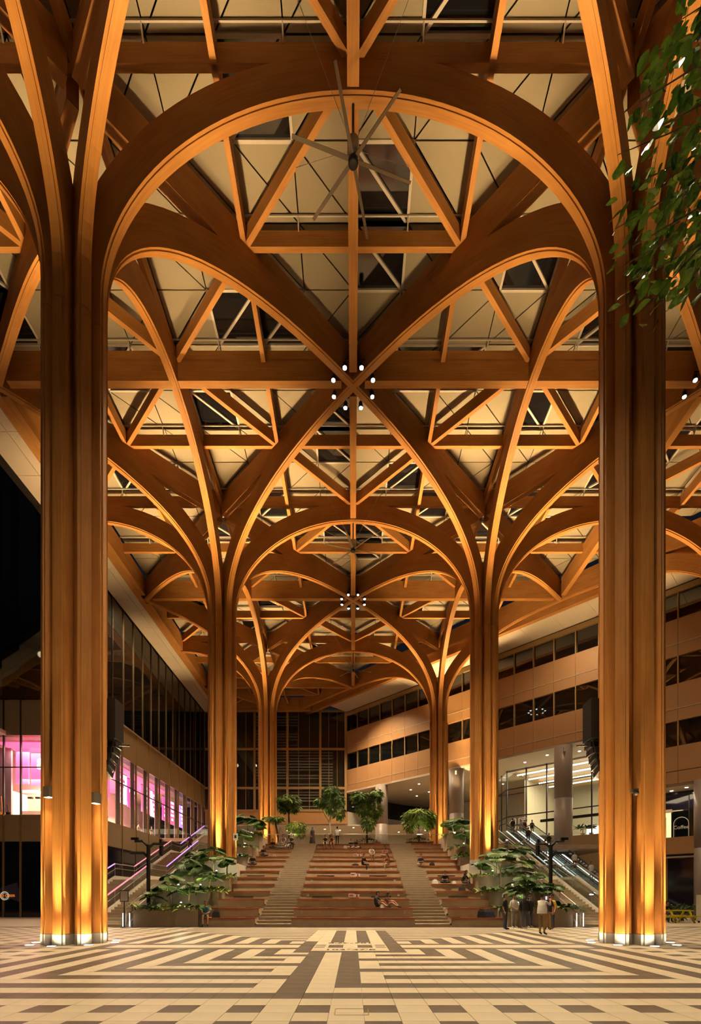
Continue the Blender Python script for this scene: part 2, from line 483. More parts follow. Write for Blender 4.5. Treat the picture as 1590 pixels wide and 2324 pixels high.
# timber boarding between the last lattice line and the edge beam
bd = MB()
for a, c in zip(pts[:-1], pts[1:]): bd.prism([(a[0]-.1, a[1]-.1), (a[0]+eo, a[1]+eo), (c[0]+eo, c[1]+eo), (c[0]-.1, c[1]-.1)], Z_B1-.30, Z_B1-.22)
bd.prism([(-W-.5, D1-W*.5), (-W+.1, D1-W*.5), (-W+.1, Y_FAR), (-W-.5, Y_FAR)], Z_B1-.30, Z_B1-.22)
bd.build('edge_boarding', 'wood', ceiling)
edge((-W-.4, Y_FAR-.55), (DSUM-Y_FAR+2.2, Y_FAR-.55))

# panels: cells of W/8, each two triangles; some cells are glass
CW = W/8
GLASS = {(0, 1), (0, 2), (-2, 0), (1, -1), (3, 2), (-3, 3), (-2, 3), (-6, 4), (1, 4), (2, 4), (-4, 5), (4, 5), (-1, 5), (-1, 6), (-7, 7), (1, 7),
         (-6, 7), (5, 3), (6, 5), (7, 4), (-1, 9), (0, 9), (0, 10), (-3, 8), (2, 8), (-5, 9), (-6, 10), (4, 9), (-2, 12), (1, 12), (2, 14), (-4, 13), (3, 11), (-7, 11), (-7, 13), (-3, 15), (5, 8), (6, 9), (-8, 3), (-8, 2), (7, 7), (8, 3), (9, 5), (8, 6), (-1, 13), (0, 16), (-2, 17), (-5, 15), (1, 18)}
tris = []      # (distance, kind, points)
def tri_ok(ps): return all(a*x+b*y+c >= -0.05 for (x, y) in ps for a, b, c in HALF)
frames = []
for i in range(-8, 13):
    for j in range(-4, 24):
        x0, y0 = i*CW, D1+j*CW; x1, y1 = x0+CW, y0+CW
        if x0 > 0.9*y1+3: continue
        typeA = (j % 4) in (1, 2)
        if typeA: T = [[(x0, y0), (x1, y0), (x1, y1)], [(x0, y0), (x1, y1), (x0, y1)]]
        else: T = [[(x0, y0), (x1, y0), (x0, y1)], [(x1, y0), (x1, y1), (x0, y1)]]
        gl = (i, j) in GLASS
        got = False
        for t in T:
            if tri_ok(t):
                cx = sum(p[0] for p in t)/3; cy = sum(p[1] for p in t)/3
                tris.append((cy*cy+cx*cx, gl, t, cy)); got = True
        if got and gl: frames.append((x0, y0, x1, y1, typeA))
def inset(t, g):
    c = Vector((sum(p[0] for p in t)/3, sum(p[1] for p in t)/3)); n = len(t); out = []
    vs = [Vector(p) for p in t]
    for k in range(n):
        a, b, d = vs[k-1], vs[k], vs[(k+1) % n]
        e1 = (b-a).normalized(); e2 = (d-b).normalized()
        bis = (-e1+e2).normalized(); sn = abs(e1.cross(e2)) if hasattr(e1, 'cross') else 1
        half = math.acos(max(-1, min(1, (-e1).dot(e2))))/2
        out.append(b+bis*(g/math.sin(half)))
    return out
tm = {}
def tri_mesh(t, gl):
    o = Vector(t[0]); key = (tuple((round(p[0]-o.x, 2), round(p[1]-o.y, 2)) for p in t), gl)
    if key not in tm:
        b = MB(); b.prism([(p[0]-o.x, p[1]-o.y) for p in inset(t, .026)], 0, .05)
        tm[key] = b.mesh('pane' if gl else 'panel', 'glass_roof' if gl else 'panel_cream')
    return tm[key], o
tris.sort(key=lambda q: q[0])
invis = [q for q in tris if q[3] >= D1-CW*1.2]; far = [q for q in tris if q[3] < D1-CW*1.2]
np_ = 0; rb = MB(); ng = 0; rg = MB()
for q in invis+far:
    me, o = tri_mesh(q[2], q[1])
    if q[1]:
        mobj('pane', me, ceiling, (o.x, o.y, Z_CEIL+.05))
    elif np_ < 300:
        mobj('panel', me, ceiling, (o.x, o.y, Z_CEIL)); np_ += 1
    else:
        rb.prism(inset(q[2], .026), Z_CEIL, Z_CEIL+.05)
stuff(rb.build('far_panels', 'panel_cream', ceiling))
for (x0, y0, x1, y1, A) in frames:
    b = MB(); z = Z_CEIL-.01
    for p, q in (((x0, y0), (x1, y0)), ((x1, y0), (x1, y1)), ((x1, y1), (x0, y1)), ((x0, y1), (x0, y0)), ((x0, y0), (x1, y1)) if A else ((x1, y0), (x0, y1))):
        b.bar((p[0], p[1], z), (q[0], q[1], z), .11, .10)
    b.build('skylight_frame', 'frame_pale', ceiling)
# pale carrier rails above the purlins, on brackets
cr = MB()
for k in range(-1, 10):
    yy = D1+k*W/4
    if yy > Y_FAR: continue
    c = clip((-W, yy), (1.5*W, yy))
    if c:
        cr.bar((c[0][0], c[0][1]-.32, Z_CEIL-.10), (c[1][0], c[1][1]-.32, Z_CEIL-.10), .05, .07)
        n = int((c[1][0]-c[0][0])/CW)
        for s in range(n+1): cr.bar((c[0][0]+s*CW, yy-.32, Z_CEIL-.12), (c[0][0]+s*CW, yy-.10, Z_S1-.05), .05, .05)
stuff(cr.build('carrier_rails', 'frame_pale', ceiling))

# soffits between the timber roof and the facades
sb = MB()
ZSOF = Z_B0+.03
sl = MB(); sl.box(X_LEFT-.6, -W-.5, 8, Y_FAR, ZSOF+.1, ZSOF+.5)
soffit_l = struct(sl.build('ceiling_soffit_left', 'mullion_dark'))
yy = 8.0; k = 0
while yy < Y_FAR-.5:
    for (xa, xb) in ((X_LEFT+.02, -20.25), (-20.23, -W-.72)):
        b = MB(); b.box(xa+.01, xb-.01, yy+.012, min(yy+3.0, Y_FAR)-.012, ZSOF, ZSOF+.1)
        b.build('panel', 'soffit', soffit_l)
    yy += 3.0
def diag(u, s, z): return Vector(((FAC_SUM)/2+(-u)/math.sqrt(2)*1.0+s/math.sqrt(2), FAC_SUM/2+u/math.sqrt(2)+s/math.sqrt(2), z))
# along the right facade: u grows towards the far end, s outward (away from the hall)
sr = MB()
def diag_box(b, u0, u1, s0, s1, z0, z1, mi=0):
    vs = [diag(u, s, z) for z in (z0, z1) for s in (s0, s1) for u in (u0, u1)]
    fs = [(0, 2, 3, 1), (4, 5, 7, 6), (0, 1, 5, 4), (2, 6, 7, 3), (0, 4, 6, 2), (1, 3, 7, 5)]
    d = [u1-u0, s1-s0, z1-z0]
    P = [(u, s, z) for z in (z0, z1) for s in (s0, s1) for u in (u0, u1)]
    b.add(vs, [tuple(reversed(f)) for f in fs], mi)
S_IN = (DSUM-FAC_SUM)/math.sqrt(2)+eo*math.sqrt(2)+.2
U_FAR = (Y_FAR-FAC_SUM/2)*math.sqrt(2)
U_NEAR = -22.0
diag_box(sr, U_NEAR, U_FAR, S_IN, .6, ZSOF+.1, ZSOF+.5)
soffit_r = struct(sr.build('ceiling_soffit_right', 'mullion_dark'))
u = U_NEAR
while u < U_FAR-.1:
    b = MB(); diag_box(b, u+.012, min(u+2.17*1.5, U_FAR)-.012, S_IN, -.0, ZSOF, ZSOF+.1); b.build('panel', 'soffit', soffit_r)
    u += 2.17*1.5

# ================================================================ TREE COLUMNS
RC = 0.95; RW = 0.21; SW = 0.115; SP = 0.05
def section(r_in, r_out):      # closed section in (radial, width): outer face is the visible one
    return [(r_in, -RW), (r_out, -RW), (r_out, -SW), (r_out+SP, -SW), (r_out+SP, SW), (r_out, SW), (r_out, RW), (r_in, RW)]
def stave_mesh(z0, z1, name='stave', matname='wood', grow=0.0):
    b = MB(); sec = section(.12, RC+grow)
    sec = [(r, y*(1+grow*2)) for r, y in sec]
    vs = [(r, y, z0) for r, y in sec]+[(r, y, z1) for r, y in sec]; n = 8
    fs = [tuple(reversed(range(n))), tuple(range(n, 2*n))]; uvs = [[(0, 0)]*n, [(0, 0)]*n]
    cum = [0.0]
    for k in range(n): cum.append(cum[-1]+math.dist(sec[k], sec[(k+1) % n]))
    for k in range(n):
        fs.append((k, (k+1) % n, n+(k+1) % n, n+k)); uvs.append([(z0, cum[k]), (z0, cum[k+1]), (z1, cum[k+1]), (z1, cum[k])])
    b.add(vs, fs, 0, uvs)
    return b.mesh(name, matname)
def rib_mesh(Rt, n):
    A = Rt-RC; B = Z_APEX-Z_SPRING; T = 1.23
    pts = [(RC, Z_JOINT+.02), (RC, (Z_JOINT+Z_SPRING)/2)]
    N = 26
    for i in range(N+1):
        th = PI/2*i/N
        pts.append((Rt-A*max(0, math.cos(th))**(2/n), Z_SPRING+B*math.sin(th)**(2/n)))
    sec_list = []
    for i, p in enumerate(pts):
        a = pts[max(i-1, 0)]; c = pts[min(i+1, len(pts)-1)]
        t = Vector((c[0]-a[0], c[1]-a[1])).normalized()
        if i == len(pts)-1: t = Vector((1, 0))
        nin = Vector((t.y, -t.x))       # points to the room (down / away from the axis)
        out = Vector(p)-nin*T
        if out.x < 0.12:
            # cut the back of the member at the column axis
            f = (p[0]-0.12)/max(1e-6, (p[0]-out.x)); out = Vector(p)-nin*T*f
        if i <= 1: out = Vector((0.12, p[1]))
        low = Vector(p)+nin*SP
        sec_list.append((out, Vector(p), low))
    vs = []; ln = 0.0; us = []
    for i, (o, p, l) in enumerate(sec_list):
        if i: ln += (p-sec_list[i-1][1]).length
        us.append(ln)
        for (q, y) in ((o, -RW), (p, -RW), (p, -SW), (l, -SW), (l, SW), (p, SW), (p, RW), (o, RW)): vs.append((q.x, y, q.y))
    fs = []; uvs = []; m = 8; vv = [0, 1.2, 1.3, 1.35, 1.58, 1.63, 1.73, 2.93, 3.35]
    for i in range(len(sec_list)-1):
        for k in range(m):
            fs.append((i*m+k, i*m+(k+1) % m, (i+1)*m+(k+1) % m, (i+1)*m+k))
            uvs.append([(us[i], vv[k]), (us[i], vv[k+1]), (us[i+1], vv[k+1]), (us[i+1], vv[k])])
    fs.append(tuple(reversed(range(m)))); uvs.append([(0, 0)]*m)
    fs.append(tuple(range((len(sec_list)-1)*m, len(sec_list)*m))); uvs.append([(0, 0)]*m)
    b = MB(); b.add(vs, fs, 0, uvs)
    return b.mesh('rib', 'wood')
RIB_AX = rib_mesh(W/2, 2.0); RIB_DG = rib_mesh(W/math.sqrt(2), 2.4)
_st = {}
def tree_column(x, y, z0, label, dirs=range(8), uplights=True, power=UP_W):
    t = thing('timber_column', label, 'column', (x, y, 0), 0, 'branching timber columns')
    if z0 not in _st:
        _st[z0] = (stave_mesh(z0+.36, Z_JOINT), stave_mesh(z0, z0+.35, 'plinth', 'plinth_metal', .012))
    for k in range(8):
        mobj('stave', _st[z0][0], t, (0, 0, 0), (0, 0, k*PI/4)); mobj('plinth_shoe', _st[z0][1], t, (0, 0, 0), (0, 0, k*PI/4))
        if k in dirs: mobj('rib', RIB_DG if k % 2 else RIB_AX, t, (0, 0, 0), (0, 0, k*PI/4))
    return t
COLS = {}
YR = [D1, D1+W, D1+2*W]
ZB = [0.0, 3.95, 6.5]
nm = {(-1, 0): 'nearest branching timber column at the left of the hall', (1, 0): 'nearest branching timber column at the right of the hall',
      (-1, 1): 'middle branching timber column rising from planters left of the seating', (1, 1): 'middle branching timber column rising from planters right of the seating',
      (-1, 2): 'farthest branching timber column behind the seating on the left', (1, 2): 'farthest branching timber column behind the seating on the right'}
for sx in (-1, 1):
    for k in range(3):
        dirs = list(range(8))
        if sx < 0: dirs = [0, 1, 2, 3, 5, 6, 7] if False else list(range(8))
        if sx > 0 and k == 2: dirs = [3, 4, 5, 6, 7]
        if sx < 0:
            # the left edge of the roof is half a bay out: no arch straight outwards beyond it is lost, it ends at the edge beam
            pass
        COLS[(sx, k)] = tree_column(sx*W/2, YR[k], ZB[k], nm[(sx, k)], dirs)
tree_column(1.5*W, D1+W, 0, 'outer branching timber column by the right facade with ribs reaching the roof edge', [3, 4, 5, 6])
# ================================================================ LAMPS OF THE HALL
def uplight_proto():
    t = thing('ground_uplight', 'x', 'light')
    b = MB(); b.lathe([(.0, .0), (.155, .0), (.155, .012), (.13, .016), (.0, .016)], 20); b.build('ring', 'steel', t)
    b = MB(); b.lathe([(.0, .014), (.125, .014), (.12, .021), (.0, .022)], 20); b.build('lens', 'lens', t)
    return t
up0 = uplight_proto(); first = True
pos_word = {0: 'right', 1: 'right rear', 2: 'right rear', 3: 'left rear', 4: 'left', 5: 'left front', 6: 'front', 7: 'right front'}
for sx in (-1, 1):
    for k in range(3):
        for a in range(8):
            ang = a*PI/4
            x = sx*W/2+1.34*math.cos(ang); y = YR[k]+1.34*math.sin(ang); z = ZB[k]
            if k == 0:
                o = up0 if first else copy_tree(up0); first = False
                o.location = (x, y, 0)
                side = 'left' if sx < 0 else 'right'
                tag(o, 'round floor uplight at the foot of the nearest %s column, %s of eight around it' % (side, ORD[a]), 'light', 'uplights around the column feet')
            # the beam itself
            if k == 0 or a % 2 == 0:
                pw = UP_W*(1.0 if k == 0 else 2.8)
                tx, ty = sx*W/2+1.05*math.cos(ang), YR[k]+1.05*math.sin(ang)
                spot('uplight_beam', (x, y, z+.06), (tx, ty, z+9.0), pw, UP_COL, 32, 1.0, .10)
                if k == 0: spot('uplight_glow', (x, y, z+.05), (sx*W/2+.5*math.cos(ang), YR[k]+.5*math.sin(ang), z+1.6), GLOW_W*(1 if k == 0 else 1.2), UP_COL, 115, 1.0, .08)
# box sconces high on the nearest left column, and their counterparts
def sconce(x, y, z, rz, label):
    t = thing('wall_lamp', label, 'lamp', (x, y, z), rz)
    b = MB(); b.box(-.10, .10, -.14, .14, -.17, .17); b.build('housing', 'lamp_box', t)
    b = MB(); b.box(-.08, .08, -.11, .11, -.185, -.165); b.build('lens', 'sconce_lens', t)
    b = MB(); b.box(-.08, .08, -.11, .11, .165, .180); b.build('upper_lens', 'lamp_box', t)
    return t
for sx in (-1, 1):
    for k in (0,):
        side = 'left' if sx < 0 else 'right'
        for a, w_ in ((5.5, 'outer'), (7.5, 'inner')) if sx < 0 else ():
            ang = a*PI/4
            x = sx*W/2+.95*math.cos(ang); y = YR[k]+.95*math.sin(ang)
            sconce(x, y, 4.95 if w_ == 'outer' else 4.85, ang, 'small dark box lamp in the %s groove of the nearest left column' % w_)
            spot('sconce_beam', (x+.12*math.cos(ang), y+.12*math.sin(ang), 4.6), (x, y, 0), 60, UP_COL, 90, 1, .08)
# upward spots added without fixtures: one along each rib, others lift the ceiling
for sx in (-1, 1):
    for k in range(3):
        for a in range(8):
            ang = a*PI/4; ca, sa = math.cos(ang), math.sin(ang)
            if sx*ca > .9 and k == 2 and sx > 0: continue
            r1 = 5.2 if a % 2 == 0 else 6.0
            spot('added_rib_beam', (sx*W/2+1.18*ca, YR[k]+1.18*sa, ZB[k]+5.25), (sx*W/2+r1*ca, YR[k]+r1*sa, 27.4), RIB_W*(1.05, 1.2, 1.25)[k], UP_COL, 27, 1.0, .10)
for sx in (-1, 1):
    for a in (.5, 2.5, 4.5, 6.5):
        ca, sa = math.cos(a*PI/4), math.sin(a*PI/4)
        spot('added_groove_beam', (sx*W/2+1.16*ca, YR[1]+1.16*sa, ZB[1]+5.25), (sx*W/2+6.0*ca, YR[1]+6.0*sa, 27.0), 19000, UP_COL, 34, 1.0, .10)  # added to brighten the ceiling around the middle columns
# added spots without fixtures: ribs of the outer column, then the pale soffits
for a in (3, 4, 5, 6):
    ca, sa = math.cos(a*PI/4), math.sin(a*PI/4)
    spot('added_rib_beam', (1.5*W+1.18*ca, D1+W+1.18*sa, 5.25), (1.5*W+5.5*ca, D1+W+5.5*sa, 27.4), RIB_W, UP_COL, 27, 1.0, .10)
for (sx, k, a, m) in ((-1, 0, 4, .45), (-1, 1, 4, .7), (-1, 2, 4, .6), (1, 1, .9, 1.2), (1, 1, -.2, .9), (1, 2, 1.0, .35)):
    ca, sa = math.cos(a*PI/4), math.sin(a*PI/4)
    spot('added_soffit_beam', (sx*W/2+1.25*ca, YR[k]+1.25*sa, ZB[k]+5.25), (sx*W/2+11.8*ca, YR[k]+11.8*sa, 28.6), 16000*m, UP_COL, 46, 1.0, .10)
# spot cans at the nodes
def can_proto():
    t = thing('spot_can', 'x', 'light')
    b = MB(); b.lathe([(.0, .0), (.105, .0), (.11, .06), (.11, .30), (.07, .36), (.0, .36)], 14); b.build('housing', 'metal_black', t, True)
    b = MB(); b.lathe([(.0, -.012), (.09, -.012), (.10, -.002), (.0, .0)], 14); b.build('lens', 'can_lens', t)
    b = MB(); b.bar((0, 0, .34), (0, 0, .62), .03, .03); b.bar((0, 0, .6), (.26, 0, .62), .03, .05); b.build('bracket', 'metal_black', t)
    return t
can0 = can_proto(); first = True
where = {(0, 0): 'the nearest vault crossing', (0, 1): 'the second vault crossing', (W, 0): 'the right-hand vault crossing'}
for (nx, k) in ((0, 0), (0, 1), (W, 0)):
    ny = D1+(k+.5)*W
    for a in range(8):
        if nx == W and a not in (3, 4, 5): continue
        ang = (a+.5)*PI/4
        o = can0 if first else copy_tree(can0); first = False
        o.location = (nx+1.12*math.cos(ang), ny+1.12*math.sin(ang), Z_APEX-.12)
        o.rotation_euler = (.10*math.sin(ang)-.16, -.10*math.cos(ang), 0)
        tag(o, 'bright spotlight can ringed under %s, %s of eight' % (where[(nx, k)], ORD[a]), 'light', 'spot cans at the vault crossings')
for (nx, k, m, sz) in ((0, 0, 1.7, 95), (0, 1, 1.5, 95), (0, -1, .9, 95), (W, 0, .22, 120), (-W, 0, .07, 120), (0, 2, .7, 120), (W, 1, .09, 150), (-W, 1, .18, 150)):  # beams at nodes without cans are added to fill hall and facades
    ny = D1+(k+.5)*W
    for s in (-1, 1):
        spot('node_beam', (nx+s*.9, ny-.3, Z_APEX-.25), (nx+s*4 if nx == 0 else nx*1.25, ny-1.0 if nx == 0 else ny+4, 0), NODE_W*m, NODE_COL, sz, 1.0, .3)
# ceiling fans on drop rods under the arch crowns
mat('fan_blade', (0.13, 0.09, 0.055), 0.5, var=0.05)
def fan_proto():
    t = thing('ceiling_fan', 'x', 'fan')
    b = MB(); b.cyl(0, 0, -1.25, 0, .045, 10); b.build('drop_rod', 'metal_black', t)
    b = MB(); b.lathe([(.0, -1.78), (.16, -1.78), (.20, -1.70), (.20, -1.25), (.10, -1.20), (.0, -1.20)], 18); b.build('motor_housing', 'fan_grey', t, True)
    b = MB(); b.lathe([(.0, -2.06), (.14, -2.06), (.17, -2.02), (.17, -1.84), (.10, -1.78), (.0, -1.78)], 18); b.build('hub', 'metal_black', t, True)
    bl = MB(); M = Matrix.Rotation(R(12), 4, 'X')
    bl.add([M @ Vector(p)+Vector((0, 0, -1.9)) for p in ((.15, -.06, 0), (2.1, -.05, 0), (2.1, .05, 0), (.15, .06, 0), (.15, -.06, .018), (2.1, -.05, .018), (2.1, .05, .018), (.15, .06, .018))],
           [(0, 3, 2, 1), (4, 5, 6, 7), (0, 1, 5, 4), (1, 2, 6, 5), (2, 3, 7, 6), (3, 0, 4, 7)])
    me = bl.mesh('blade', 'fan_blade')
    for k in range(6): mobj('blade', me, t, (0, 0, 0), (0, 0, k*PI/3+.26))
    for sx in (-1, 1):
        for sy in (-1, 1):
            b = MB(); b.tube([(sx*.1, sy*.1, -1.4), (sx*2.2, sy*2.2, 1.1)], .009, 4); b.build('stay_wire', 'steel', t)
    return t
f0 = fan_proto()
for k in range(3):
    o = f0 if k == 0 else copy_tree(f0)
    o.location = (0, YR[k]+.08, Z_APEX-SP)
    tag(o, '%s large ceiling fan on a drop rod under the arch crown, counted from the front' % ORD[k], 'fan', 'fans under the arches')
# loudspeaker arrays behind the nearest columns
def speaker(sx):
    side = 'left' if sx < 0 else 'right'
    t = thing('loudspeaker_array', 'black hanging loudspeaker array on the inner back of the nearest %s column' % side, 'loudspeaker', (sx*(W/2-.80), D1+.85, 0))
    b = MB(); b.box(-.30, .30, -.32, .32, 7.15, 8.55); b.build('cabinet', 'metal_black', t)
    for k in range(5):
        b = MB(); M = Matrix.Translation((sx*.0+sx*.05*k, -.06*k+.05, 6.98-k*.25)) @ Matrix.Rotation(-.10*k, 4, 'X')
        b.box(-.26, .26, -.24, .24, -.10, .10, 0, M); b.build('array_box', 'metal_black', t)
    b = MB()
    for s in (-.24, .24):
        b.bar((s, -.26, 7.15), (s+sx*.2, -.48, 5.85), .03, .03); b.bar((s, .26, 7.15), (s+sx*.2, .02, 5.85), .03, .03)
        for k in range(6): b.bar((s+sx*.04*k, -.27-.04*k, 7.1-.22*k), (s+sx*.04*k, .22-.04*k, 6.95-.22*k), .025, .025)
    stuff(b.build('rigging_frame', 'metal_black', t))
    b = MB(); b.bar((0, 0, 7.0), (-sx*.62, .1, 7.0), .05, .05); b.build('side_arm', 'metal_black', t)
    b = MB(); b.bar((0, 0, 7.9), (sx*.6, -.2, 7.9), .08, .08); b.build('wall_arm', 'metal_black', t)
speaker(-1); speaker(1)
# dome camera on the nearest right column
t = thing('dome_camera', 'small dome security camera in the groove of the nearest right column', 'camera', (W/2-.36, D1-.90, 4.95))
b = MB(); b.box(-.10, .10, -.02, .12, -.02, .10); b.build('mount', 'steel', t)
b = MB(); b.ball((0, -.04, -.04), .09, .09, .09, 12); b.build('dome', 'metal_black', t, True)
# ================================================================ LEFT BUILDING
mat('shop_wall', (0.62, 0.53, 0.46), 0.6, var=0.03)
mat('shop_floor', (0.40, 0.34, 0.28), 0.5)
mat('fin_grey', (0.50, 0.36, 0.38), 0.5, var=0.03)
emit('pink_light', (1.0, 0.13, 0.33), 1.5); emit('pink_white', (1.0, 0.62, 0.80), 3.2); emit('magenta', (0.85, 0.10, 0.42), 1.2)
emit('violet', (0.55, 0.30, 0.95), 1.5); emit('warm_lit', (1.0, 0.80, 0.46), 2.2); emit('white_lit', (1.0, 0.96, 0.90), 2.2)
emit('rail_violet', (0.62, 0.30, 1.0), 1.1); emit('rail_pink', (1.0, 0.22, 0.35), 1.1)
emit('rail_lamp', (0.85, 0.9, 1.0), 22.0)
Z0L, Z1L, Z2L, Z3L, ZTL = 6.2, 8.4, 14.9, 17.8, Z_B0+.3
Y_CORNER = 40.6
wl = MB(); wl.box(X_LEFT-.9, X_LEFT-.62, Y_CORNER+.3, Y_FAR, Z3L, ZTL)
wl.box(X_LEFT-.9, X_LEFT-.12, Y_CORNER+.3, Y_FAR, Z2L, Z3L); wl.box(X_LEFT-.9, X_LEFT-.12, Y_CORNER, Y_FAR, Z0L, Z1L)
wl.box(X_LEFT-.9, X_LEFT-.12, Y_CORNER, Y_FAR, 0, Z0L)
wall_left = struct(wl.build('wall_left', 'mullion_dark'))
# upper curtain wall, panes folded slightly like a saw
n = 0; y = Y_CORNER
while y < Y_FAR-.4:
    y1 = min(y+2.15, Y_FAR)
    b = MB(); da, db = (.0, .26)
    b.add([(X_LEFT-.05-da, y+.04, Z3L+.1), (X_LEFT-.05-db+.2, y1-.04, Z3L+.1), (X_LEFT-.05-db+.2, y1-.04, ZTL), (X_LEFT-.05-da, y+.04, ZTL),
           (X_LEFT-.10-da, y+.04, Z3L+.1), (X_LEFT-.10-db+.2, y1-.04, Z3L+.1), (X_LEFT-.10-db+.2, y1-.04, ZTL), (X_LEFT-.10-da, y+.04, ZTL)],
          [(0, 1, 2, 3), (7, 6, 5, 4), (0, 4, 5, 1), (1, 5, 6, 2), (2, 6, 7, 3), (3, 7, 4, 0)])
    b.build('pane', 'glass_dark', wall_left)
    b = MB(); b.box(X_LEFT-.14, X_LEFT-.03, y-.025, y+.025, Z3L, ZTL); b.build('mullion', 'mullion_bronze', wall_left)
    y = y1
# spandrels
y = Y_CORNER; n = 0
while y < Y_FAR-.4:
    y1 = min(y+3.0, Y_FAR)
    b = MB(); b.box(X_LEFT-.12, X_LEFT, y+.02, y1-.02, Z2L, Z3L); b.build('panel', 'spandrel', wall_left)
    b = MB(); b.box(X_LEFT-.12, X_LEFT, y+.02, y1-.02, Z0L, Z1L); b.build('panel', 'spandrel', wall_left)
    b = MB(); b.box(X_LEFT-.12, X_LEFT-.02, y+.02, y1-.02, 0, Z0L-.03); b.build('pane', 'glass_purple', wall_left)
    b = MB(); b.box(X_LEFT-.12, X_LEFT+.06, y-.05, y+.05, 0, Z3L); b.build('mullion', 'mullion', wall_left)
    b = MB(); b.box(X_LEFT-.06, X_LEFT-.03, y+.05, y1-.05, Z1L, Z2L); b.build('shop_pane', 'glass_clear', wall_left)
    b = MB(); b.box(X_LEFT-.10, X_LEFT+.02, y+.05, y1-.05, Z1L+3.85, Z1L+3.93); b.build('transom', 'mullion_dark', wall_left)
    b = MB(); b.box(X_LEFT-.20, X_LEFT-.13, y1-.95, y1-.12, Z1L, Z2L-.02); b.build('fin', 'fin_grey', wall_left)
    y = y1; n += 1
b = MB(); b.box(X_LEFT-.1, X_LEFT+.16, Y_CORNER, Y_FAR, Z3L, Z3L+.09); b.build('ledge', 'fascia_trim', wall_left)
# facing wall beside the corner, behind the nearest left column
wf = MB()
wf.box(-33, X_LEFT-.0, Y_CORNER+.12, Y_CORNER+.4, 0, Z1L); wf.box(-33, X_LEFT, Y_CORNER+.12, Y_CORNER+.4, Z2L, Z3L); wf.box(-33, X_LEFT, Y_CORNER+1.2, Y_CORNER+1.4, Z3L, ZTL+12)
wall_f = struct(wf.build('wall_left_front', 'mullion_dark'))
xs = [-33, -30.2, -28.6, -27.2, -24.4, X_LEFT]
for a, c in zip(xs[:-1], xs[1:]):
    b = MB(); ya_ = Y_CORNER-.25; yc_ = ya_+(c-a)*.50; b.prism([(a+.03, ya_), (c-.03, yc_), (c-.03, yc_+.04), (a+.03, ya_+.04)], Z3L+.05, ZTL+12); b.build('pane', 'glass_dark', wall_f)
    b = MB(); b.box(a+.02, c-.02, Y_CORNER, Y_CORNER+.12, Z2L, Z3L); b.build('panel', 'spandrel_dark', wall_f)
    b = MB(); b.box(a+.02, c-.02, Y_CORNER, Y_CORNER+.12, Z0L, Z1L); b.build('panel', 'spandrel', wall_f)
    b = MB(); b.box(a+.03, c-.03, Y_CORNER, Y_CORNER+.12, 0, Z0L-.03); b.build('pane', 'glass_dark', wall_f)
    b = MB(); b.box(c-.06, c+.06, Y_CORNER-.10, Y_CORNER+.1, 0, Z1L); b.build('mullion', 'mullion', wall_f)
    b = MB(); b.box(c-.05, c+.05, Y_CORNER-.06, Y_CORNER+.1, Z1L, ZTL+12); b.build('mullion', 'mullion_dark', wall_f)
    b = MB(); b.box(a+.05, c-.05, Y_CORNER+.04, Y_CORNER+.07, Z1L, Z2L); b.build('shop_pane', 'glass_clear', wall_f)
    b = MB(); b.box(a+.05, c-.05, Y_CORNER, Y_CORNER+.1, Z1L+3.85, Z1L+3.93); b.build('transom', 'mullion_dark', wall_f)
b = MB(); b.box(-25.4, -24.6, Y_CORNER-.06, Y_CORNER, 0, 4.1); b.box(-24.6, X_LEFT-.3, Y_CORNER-.06, Y_CORNER, 4.05, 4.18); b.build('door_frame', 'mullion', wall_f)
# pinkish canopy at the far left returning towards the viewer
b = MB(); b.box(-34, -28.4, 30, Y_CORNER-.02, Z2L+.0, Z2L+.35); b.build('canopy', 'soffit', wall_f)
# round sign with a winged banner
emit('sign_lit', (1.0, 0.88, 0.66), 0.45)
t = thing('round_shop_sign', 'round ring sign with an orange word across it and a dark blue pennant', 'sign', (-28.45, Y_CORNER-.12, 1.75))
b = MB(); b.tube([(.33*math.cos(2*PI*q/28), 0, .33*math.sin(2*PI*q/28)) for q in range(29)], .03, 6); b.build('ring', 'sign_lit', t)
b = MB(); b.tube([(.23*math.cos(2*PI*q/28), 0, .23*math.sin(2*PI*q/28)) for q in range(29)], .015, 6); b.build('inner_ring', 'sign_lit', t)
emit('sign_orange', (0.80, 0.25, 0.02), 0.55); mat('pennant_blue', (0.06, 0.06, 0.12), 0.6)
b = MB(); b.add([(-.6, .05, .6), (1.0, .05, 1.1), (1.35, .05, -.55), (.3, .05, -.2), (-.6, .05, -.1), (-.6, .075, .6), (1.0, .075, 1.1), (1.35, .075, -.55), (.3, .075, -.2), (-.6, .075, -.1)],
      [(0, 4, 3, 2, 1), (5, 6, 7, 8, 9), (0, 1, 6, 5), (1, 2, 7, 6), (2, 3, 8, 7), (3, 4, 9, 8), (4, 0, 5, 9)]); b.build('pennant', 'pennant_blue', t)
text_obj('lettering', 'GOOD CHEER', .27, 'sign_orange', (0, -.03, 0), (PI/2, 0, 0), t, .01, bold=.006)

